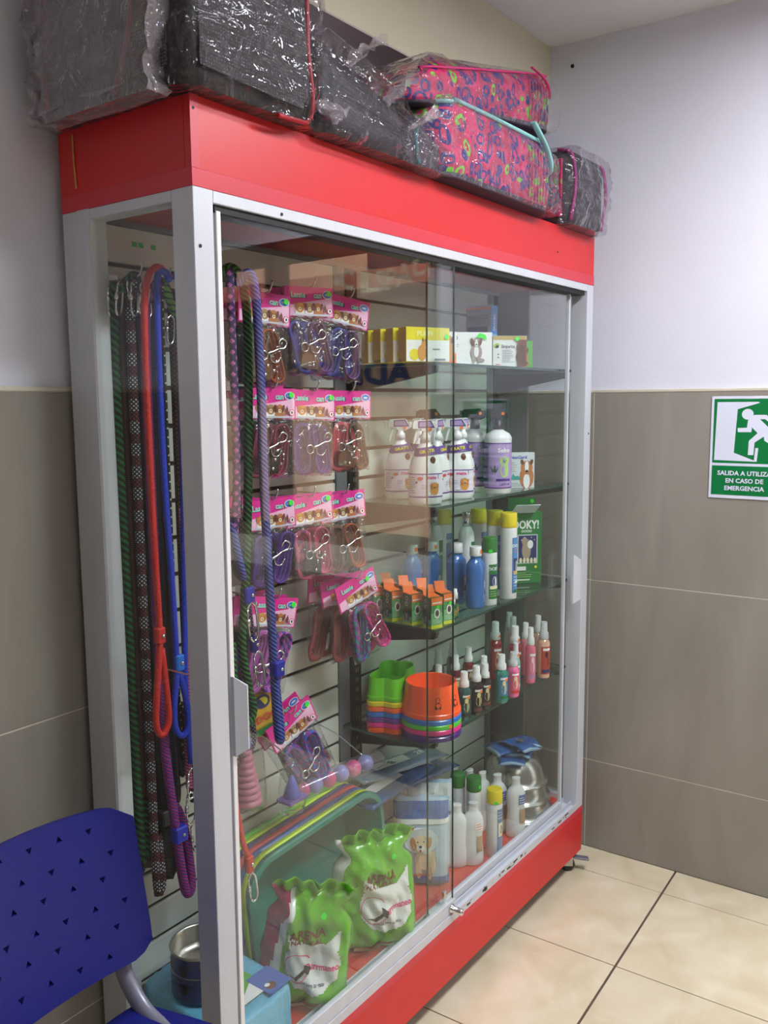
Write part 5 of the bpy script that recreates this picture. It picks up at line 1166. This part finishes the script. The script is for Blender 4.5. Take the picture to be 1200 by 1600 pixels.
lead('blue and red twill rope lead ending in a thick loop', tw, [(.128, .24, 1.726), (.105, .235, 1.70), (.082, .232, 1.64), (.080, .230, 1.2), (.083, .228, .88), (.100, .226, .68), (.112, .224, .57), (.122, .224, .528), (.134, .224, .545), (.130, .23, .64), (.118, .236, .70), (.100, .238, .72)], .0095, M('blue_sleeve', (30, 40, 190), .5), [(.106, .222, .662)])
lead('bright red round lead with long hand loop', rd, [(.128, .215, 1.728), (.095, .205, 1.742), (.068, .202, 1.715), (.056, .200, 1.62), (.056, .199, 1.30), (.060, .198, 1.10), (.058, .198, 1.05), (.046, .198, .95), (.044, .198, .905), (.056, .198, .885), (.072, .198, .905), (.072, .198, .95), (.063, .198, 1.05)], .0062, M('red_sleeve', (196, 26, 26), .5), [(.060, .198, 1.075)])
lead('royal blue lead with speckles and a small hand loop', bs, [(.128, .215, 1.722), (.110, .206, 1.735), (.090, .204, 1.70), (.088, .203, 1.4), (.097, .202, 1.15), (.099, .202, 1.0), (.090, .202, .93), (.092, .202, .885), (.108, .202, .866), (.124, .202, .885), (.120, .202, .93), (.104, .202, 1.0)], .0060, M('azure_sleeve', (20, 110, 210), .4), [(.104, .200, 1.012)])
lead('second royal blue lead strand to the right of the speckled one', bs, [(.128, .222, 1.724), (.142, .212, 1.73), (.144, .208, 1.69), (.138, .207, 1.4), (.128, .207, 1.12), (.125, .209, .95), (.133, .21, .80)], .0060, biner=[(.133, .208, .79, 1.05, .1)])
lead('dark rope lead with orange brown dots by the front post', br, u_lead(.160, .246, 1.69, .70, .006, .128, 1.718), .010)
lead('black lead with white dashes between the two blue strands', bw_, u_lead(.118, .228, 1.69, .80, .006, .128, 1.718), .0045, biner=[(.128, .214, 1.66, .9, .1)])
lead('bright lime green lead mostly behind the front post', lm, u_lead(.172, .228, 1.66, 1.25, .004, .128, 1.718), .008)
lead('pink striped cord ending in a silver carabiner', pk, [(.150, .23, 1.30), (.146, .226, 1.0), (.138, .222, .90), (.134, .220, .80), (.134, .218, .745)], .0068, biner=[(.134, .216, .738, 1.15, .05), (.139, .216, .672, 1.1, -.1)])
dkb = rope('navy_dark', (10, 12, 26), (24, 34, 84), 3, 140, .55); dkr = rope('dark_wine', (22, 12, 20), (74, 26, 44), 3, 150, .6, 'check')
lead('dark navy rope lead behind the red one', dkb, u_lead(.100, .275, 1.69, .66, .004), .0105)
lead('dark wine rope lead behind the blue strands', dkr, u_lead(.124, .270, 1.69, .70, .004, .128, 1.718), .0105)
lead('dark navy rope lead behind the pink cord', dkb, u_lead(.150, .275, 1.69, .78, .004, .128, 1.718), .0105)
lead('dark wine rope lead between the checked and plain black ones', dkr, u_lead(.074, .282, 1.69, .60, .004), .0100)
lead('dark navy rope lead between the two royal blue strands', dkb, u_lead(.113, .262, 1.69, .74, .004, .128, 1.718), .0105)
lead('dark wine rope lead right of the speckled blue strand', dkr, u_lead(.139, .262, 1.69, .76, .004, .128, 1.718), .0105)
# front leads beside the door edge
st_ = rope('blue_pink_stars', (24, 26, 90), (190, 100, 170), 2, 50, .5, 'check'); bt = rope('blue_twist', (26, 34, 110), (92, 108, 190), 5, 120, .62); gf = rope('green_black_twist', (8, 12, 12), (40, 130, 46), 4, 95, .62); yl = rope('navy_yellow', (30, 26, 90), (196, 160, 60), 4, 130, .66, 'check')
lead('navy lead with pink stars hanging at the edge of the front door', st_, [(.205, .14, 1.712), (.198, .128, 1.730), (.190, .122, 1.71), (.192, .12, 1.40), (.180, .12, 1.25)], .0075)
lead('blue lead with silver carabiner at the left edge of the front door', bt, [(.190, .138, 1.30), (.178, .12, 1.26), (.190, .118, 1.20), (.206, .118, 1.155)], .0080, M('royal_sleeve', (34, 40, 160), .5), [(.207, .116, 1.135)], [(.209, .110, 1.120, 1.35, -.08)])
lead('green and black twisted lead arching over the front hook', gf, [(.176, .14, 1.722), (.195, .125, 1.745), (.218, .118, 1.715), (.226, .116, 1.60), (.213, .116, 1.30), (.200, .118, 1.12), (.190, .118, 1.04), (.205, .118, .95), (.215, .118, .905), (.200, .118, .880), (.178, .118, .895), (.168, .12, .96), (.166, .122, 1.05)], .0088)
lead('navy cord with yellow flecks and violet sleeve behind the blue lead', yl, [(.214, .15, 1.50), (.218, .14, 1.25), (.226, .135, 1.12), (.232, .130, 1.03)], .0055, M('violet_sleeve', (60, 44, 150), .5), [(.232, .128, 1.03)], [(.236, .124, 1.015, 1.25, -.1)])
lead('bright blue twisted rope lead hanging in front of the carded packs', bt, [(.205, .12, 1.712), (.214, .10, 1.735), (.222, .090, 1.70), (.228, .088, 1.53), (.231, .088, 1.30), (.242, .088, 1.05), (.248, .088, .90), (.254, .088, .838), (.262, .090, .845), (.258, .094, .92), (.252, .094, .985)], .0085, M('royal_sleeve', (34, 40, 160), .5), [(.247, .082, .985)])
lead('short speckled cord loop low by the door handle', yl, [(.205, .13, .905), (.222, .128, .87), (.220, .126, .83), (.200, .126, .815), (.185, .128, .82)], .0055)
lead('thin red strap with red sleeve and clip hanging just inside the glass', rd, [(.078, .045, 1.0), (.080, .042, .90), (.084, .038, .80), (.096, .034, .71), (.106, .032, .675)], .0055, M('red_sleeve', (196, 26, 26), .5), [(.108, .031, .660)], [(.112, .030, .640, 1.0, -.1)])
hook(.078, 1.005, .25)
# toys
t = thing('ring_toy', 'pink ridged cone toy hanging in a clear bag low behind the door handle', 'toy', (.203, .130, .712), 0)
bm = bmesh.new()
prof = []
for i in range(9): 
    r0 = .030-.0022*i; z = i*.0125; prof += [(r0*.86, z), (r0, z+.003), (r0, z+.008), (r0*.86, z+.011)]
lathe(bm, prof, 20); finish('cone', bm, M('dusty_pink_rubber', (196, 110, 140), .4), t)
bm = bmesh.new(); sphere(bm, (0, 0, .125), .012, 12, 0, (1, 1, 1.4)); finish('top_knob', bm, M('lilac_rubber', (120, 130, 200), .4), t)
bm = bmesh.new(); lathe(bm, [(.038, -.004), (.040, .02), (.036, .10), (.020, .14), (.004, .158)], 14); finish('clear_bag', bm, FILM, t, smooth=True)
bm = bmesh.new(); tube(bm, [(0, 0, .156), (0, .04, .20), (0, .14, .215)], .0015, 6); finish('tie', bm, WIRE, t)
t = thing('ball_tube', 'clear tube of pink and lilac balls lying on the basins', 'toy', (.510, .150, .655), -.08, rot=(0, .02, -.10))
cl = [(236, 90, 150), (150, 150, 214), (236, 110, 160), (150, 150, 214), (230, 90, 150), (156, 160, 216)]
for i in range(6):
    bm = bmesh.new(); sphere(bm, (-.115+i*.041, 0, 0), .0195, 16); finish('ball', bm, M('ball_%s' % ('pink' if i % 2 == 0 else 'lilac'), cl[i], .35, coat=.2), t)
bm = bmesh.new(); lathe(bm, [(.012, -.155), (.023, -.145), (.0235, .125), (.020, .138), (.010, .142)], 20); bm.transform(Matrix.Rotation(PI/2, 4, 'Y')); finish('clear_tube', bm, PCLEAR, t, smooth=True)
bm = bmesh.new(); box(bm, -.155, -.120, -.018, .018, -.021, -.012, 0, .002); finish('green_base', bm, PM('lime', (160, 200, 60)), t)
bm = bmesh.new(); tube(bm, [(-.10, 0, .022), (-.10, .08, .05), (-.10, .144, .06)], .0015, 6); finish('tie', bm, WIRE, t)
bm = bmesh.new(); tube(bm, [(.08, 0, .022), (.08, .08, .05), (.08, .146, .06)], .0015, 6); finish('tie', bm, WIRE, t)
t = thing('chew_toy', 'small blue and violet cone toy in a clear bag in front of the basins', 'toy', (.312, .110, .690), 0)
bm = bmesh.new(); lathe(bm, [(.018, 0), (.019, .004), (.012, .02), (.010, .03), (.004, .045)], 16); finish('cone', bm, M('blue_violet_rubber', (96, 100, 196), .4), t, smooth=True)
bm = bmesh.new(); box(bm, -.028, .028, -.02, .02, -.008, 0, 0, .002); finish('tray', bm, M('violet_rubber', (110, 70, 160), .4), t)
bm = bmesh.new(); lathe(bm, [(.030, -.03), (.034, 0), (.028, .05), (.01, .08)], 12, sy=.8); finish('clear_bag', bm, FILM, t, smooth=True)
bm = bmesh.new(); tube(bm, [(0, 0, .08), (0, .08, .11), (0, .178, .12)], .0015, 6); finish('tie', bm, WIRE, t)
t = thing('biscuit_pack', 'yellow and brown printed pack hanging between the blue rope and the plaid harness', 'treat pack', (.285, .205, .905), 0, rot=(0, -.25, -.3))
o, fn = pillow('packet', .13, .105, .03, M('yellow_packet', (206, 160, 40), .35, coat=.3), t, .004, 6, 0, 2.2, 12, 12)
P = Print(); P.ell(.02, .075, .018, .016, NAVY); P.ell(.02, .075, .012, .010, YEL); P.ell(-.03, .04, .02, .018, BRN); P.rect(-.06, .002, .06, .02, GRN, 6); P.text('DOG', .02, .04, .016, RDP, 1); P.build('packet_print', fn, t, eps=.0003)
o.location.z = 0
for ob in t.children: ob.location.z -= .105
# ============================================================ BAGS ON TOP OF THE CABINET
ZT = 1.9712
def rbox(bm, w, d, h, r=.03, n=5, fz=None, seed=0, wob=.0, mi=0):
    """soft box: rounded vertical outline with slight bulge"""
    pts = []
    for cx, cy, a0 in ((w/2-r, d/2-r, 0), (-w/2+r, d/2-r, PI/2), (-w/2+r, -d/2+r, PI), (w/2-r, -d/2+r, 1.5*PI)):
        for i in range(n+1): a = a0+PI/2*i/n; pts.append((cx+r*math.cos(a), cy+r*math.sin(a)))
    K = 10; rg = []
    for j in range(K+1):
        v = j/K; k = 1-.05*(2*v-1)**6
        row = []
        for x, y in pts:
            z = v*(fz(x, y) if fz else h)
            p = Vector((x*k, y*k, z)); nn = mnoise.noise(p*16+Vector((seed, 0, 0)))*wob
            row.append(bm.verts.new(p+Vector((x, y, 0)).normalized()*nn))
        rg.append(row)
    N = len(pts)
    for a, b in zip(rg, rg[1:]):
        for i in range(N): f = bm.faces.new((a[i], a[(i+1) % N], b[(i+1) % N], b[i])); f.smooth = True; f.material_index = mi
    for ring, s in ((rg[0], -1), (rg[-1], 1)):
        pr = ring
        for k in (.8, .5, .2):
            nr = []
            for v in ring:
                z = v.co.z if s < 0 else (fz(v.co.x*k, v.co.y*k) if fz else h)+.006*(1-k)
                nr.append(bm.verts.new((v.co.x*k, v.co.y*k, z)))
            for i in range(N):
                q = (pr[i], pr[(i+1) % N], nr[(i+1) % N], nr[i]); f = bm.faces.new(q if s > 0 else tuple(reversed(q))); f.smooth = True; f.material_index = mi
            pr = nr
        f = bm.faces.new(pr if s > 0 else list(reversed(pr))); f.material_index = mi
    return rg
def crumple(name, w, d, h, par, seed, amp=.014, grow=.012, fz=None, m=None, z0=-.004, sub=2):
    bm = bmesh.new(); rbox(bm, w+grow*2, d+grow*2, h+grow, .04, 6, (lambda x, y: fz(x, y)+grow) if fz else None)
    bmesh.ops.subdivide_edges(bm, edges=bm.edges[:], cuts=sub, use_grid_fill=True)
    bm.normal_update()
    for v in bm.verts:
        p = v.co; c = Vector((p.x, p.y, p.z-h/2)).normalized()
        n1 = 1-abs(mnoise.noise(Vector((p.x*13+seed, p.y*13, p.z*13))))*2; n2 = 1-abs(mnoise.noise(Vector((p.x*34, p.y*34+seed, p.z*34))))*2
        q = c*(max(0, n1)**2*amp+max(0, n2)**3*amp*.45)
        if p.z < .02: q.z = max(q.z, -.001)
        v.co = p+q
        if v.co.z < z0: v.co.z = z0
    for f in bm.faces: f.smooth = False
    return finish(name, bm, m or FILM2, par)
HAZY = thin('hazy_loose_plastic', (236, 234, 238), .06, .95, .10, .22, (222, 216, 220), .8, 16, .05)
def tails(par, specs, m):
    m = HAZY
    """crumpled loose ends of plastic sheet: fan strips"""
    for k, (x, y, z, dx, dy, dz, w, seed) in enumerate(specs):
        bm = bmesh.new(); n, q = 10, 7; g = []; D = Vector((dx, dy, dz)); S_ = D.cross(Vector((0, 0, 1))); S_ = (S_ if S_.length > 1e-4 else Vector((1, 0, 0))).normalized(); N_ = S_.cross(D).normalized()
        for j in range(q+1):
            v = j/q; ww = w*(.35+.65*v)
            g.append([bm.verts.new(Vector((x, y, z))+D*v+S_*(-1+2*i/n)*ww/2+N_*(.018*mnoise.noise(Vector((i*.8, j*.6, seed)))+.010*math.sin(i*2.2+seed)*v)) for i in range(n+1)])
        for a, b in zip(g, g[1:]):
            for i in range(n): bm.faces.new((a[i], a[i+1], b[i+1], b[i]))
        finish('loose_end', bm, m, par)
BK = M('black_nylon', (22, 22, 28), .6, bump=.15, bscale=120); MESHC = mesh_cloth('black_net', (14, 14, 18), (92, 92, 96), 190); PIP = M('red_piping', (176, 26, 44), .45)
# carrier 1 : black with net windows and red piping
t = thing('pet_carrier', 'black net pet carrier with red piping in crumpled clear plastic, at the near corner', 'pet carrier', (.108, .150, ZT), 0)
w, d, h = .285, .365, .285
bm = bmesh.new(); rbox(bm, w, d, h, .03, 5, None, 2, .004); finish('body', bm, BK, t)
bm = bmesh.new(); fp = [(-.118, .03), (.110, .022), (.128, .06), (.118, .2), (.110, .262), (-.118, .262)]
prism(bm, [(x, z) for x, z in fp], -.1875, -.1845); finish('net_window', bm, MESHC, t)
bm = bmesh.new(); box(bm, -.1465, -.1435, -.145, -.05, .03, .25, 0, .001); finish('net_window', bm, MESHC, t)
bm = bmesh.new(); box(bm, -.1465, -.1435, .0, .14, .05, .22, 0, .001); finish('side_pocket', bm, M('dark_nylon_panel', (40, 40, 52), .5), t)
for nm, ps in (('p', [(.118, -.176, .28), (.132, -.180, .22), (.130, -.184, .12), (.142, -.182, .05), (.138, -.176, .012), (.10, -.184, .002), (.05, -.185, -.001)]), ('q', [(-.146, -.062, .285), (-.149, -.075, .2), (-.149, -.07, .12), (-.150, -.05, .06), (-.148, -.02, .01)]), ('r', [(-.148, .155, .23), (-.150, .16, .12), (-.148, .158, .01)])):
    bm = bmesh.new(); tube(bm, ps, .0042, 8); finish('piping', bm, PIP, t)
crumple('plastic_wrap', w, d, h, t, 1.3, .020, .010)
tails(t, [(-.155, .06, .18, -.06, .01, .03, .2, 6), (.14, -.17, .05, .06, -.03, -.02, .06, 4), (-.155, .06, .2, -.055, .0, .03, .2, 5)], FILM2)
pw = crumple('loose_wrap', .030, .28, .19, t, 5.1, .020, .004, None, HAZY, -.02); pw.location = (-.158, .015, -.010)
# carrier 2 : low black bag, collapsed
t = thing('pet_carrier', 'low black bag in clear plastic lying between the net carrier and the pink carriers', 'pet carrier', (.430, .135, ZT), 0)
fz = lambda x, y: .150-.20*(x+.17) + .01*math.sin(x*30)
bm = bmesh.new(); rbox(bm, .33, .33, .12, .03, 5, fz, 5, .008); finish('body', bm, M('black_fabric', (24, 26, 36), .55, bump=.2, bscale=60), t)
crumple('plastic_wrap', .34, .335, .12, t, 7.7, .020, .008, fz)
tails(t, [(.04, -.16, .09, .04, -.02, .055, .10, 8), (.10, -.165, .06, .06, -.015, .04, .10, 9), (-.08, -.16, .13, .05, -.01, .05, .12, 10)], FILM2)
t = thing('pet_carrier', 'small folded bag end with teal piping in clear plastic beside the pink carriers', 'pet carrier', (.600, .060, ZT), 0)
fz = lambda x, y: .085-.45*max(0, x+.01)
bm = bmesh.new(); rbox(bm, .135, .19, .075, .03, 5, fz, 9, .004); finish('body', bm, M('grey_net_bag', (70, 70, 78), .6, bump=.5, bscale=160), t)
bm = bmesh.new(); tube(bm, [(-.04, -.098, .075), (-.046, -.100, .04), (-.035, -.099, .005)], .004, 8); finish('piping', bm, M('teal_piping', (40, 140, 140), .45), t)
crumple('plastic_wrap', .145, .195, .075, t, 3.7, .012, .006, fz)
# pink carriers
HEART = fabric_print('heart_print', ((176, 22, 78), (204, 36, 100), (40, 30, 116), (110, 190, 40)), 34)
AQ = M('aqua_piping', (142, 206, 206), .5); PKP = M('pink_piping', (196, 40, 110), .5)
def pink(loc, rot, w, d, h, label, pip, seed, fz, pts, flap=True):
    t = thing('pet_carrier', label, 'pet carrier', loc, 0, None, rot=rot)
    bm = bmesh.new(); rbox(bm, w, d, h, .085, 8, fz, seed, .003); finish('body', bm, HEART, t)
    bm = bmesh.new(); rbox(bm, w*.985, d*.985, .018, .085, 8); b = finish('base_panel', bm, M('dark_navy_nylon', (36, 38, 56), .6), t); b.location.z = -.004
    bm = bmesh.new(); r = .085; ps = []
    for cx, cy, a0 in ((w/2-r, d/2-r, 0), (-w/2+r, d/2-r, PI/2), (-w/2+r, -d/2+r, PI), (w/2-r, -d/2+r, 1.5*PI)):
        for i in range(6): a = a0+PI/2*i/5; x, y = cx+(r+.001)*math.cos(a), cy+(r+.001)*math.sin(a); ps.append((x*.955, y*.955, fz(x, y)+.003))
    tube(bm, ps, .0045 if pip is AQ else .0025, 8, closed=True, n=3); finish('piping', bm, pip, t)
    bm = bmesh.new(); bx_ = w/2-.05
    tube(bm, [(w/2-.16, -d/2-.006, fz(w/2-.16, -d/2)), (w/2-.09, -d/2-.008, fz(w/2-.1, -d/2)*.86), (w/2-.05, -d/2+.002, fz(w/2-.1, -d/2)*.62), (w/2-.0, -d/2+.06, fz(w/2-.1, -d/2)*.60)], .0085 if pip is AQ else .004, 6, sx=1, sy=.4); finish('trim_band', bm, pip, t)
    bm = bmesh.new()
    for k in range(7): tube(bm, [(w/2-.175+k*.016, -d/2-.003, .012), (w/2-.172+k*.016, -d/2-.005, h*.55), (w/2-.17+k*.016, -d/2-.002, h*.8)], .0022, 5, n=2)
    finish('pleats', bm, HEART, t)['kind'] = 'stuff'
    crumple('plastic_wrap', w, d, h, t, seed, .013, .006, fz, FILM)
    return t
fz1 = lambda x, y: 0.148+.11*(min(x, .12)+.28)-.5*max(0, x-.13)
pink((.920, .125, ZT+.004), (0, 0, 0), .56, .34, .17, 'lower pink heart print pet carrier with aqua piping, overhanging the cabinet front', AQ, 11.0, fz1, None)
fz2 = lambda x, y: .135-.45*max(0, -x-.12)-.3*max(0, x-.24)
pink((.915, .150, ZT+.183), (0, -.13, .0), .70, .33, .13, 'upper pink heart print pet carrier lying on the lower one', PKP, 15.0, fz2, None)
t = thing('pet_carrier', 'small black and magenta pet bag in clear plastic at the far right end', 'pet carrier', (1.405, .125, ZT), 0)
bm = bmesh.new(); rbox(bm, .25, .33, .19, .05, 6, None, 21, .005); finish('body', bm, M('charcoal_nylon', (48, 46, 52), .6, bump=.4, bscale=160), t)
bm = bmesh.new(); box(bm, -.128, -.120, -.14, .14, .02, .17, 0, .002); finish('side_panel', bm, HEART, t)
for x in (-.10, .105):
    bm = bmesh.new(); tube(bm, [(x-.01, -.160, .01), (x, -.168, .10), (x-.01, -.160, .18), (x-.01, -.12, .195)], .005, 8); finish('piping', bm, M('magenta_piping', (160, 30, 120), .5), t)
crumple('plastic_wrap', .25, .33, .19, t, 31.0, .014, .008)
# spacer: the small bag under the upper carrier's far end keeps it level
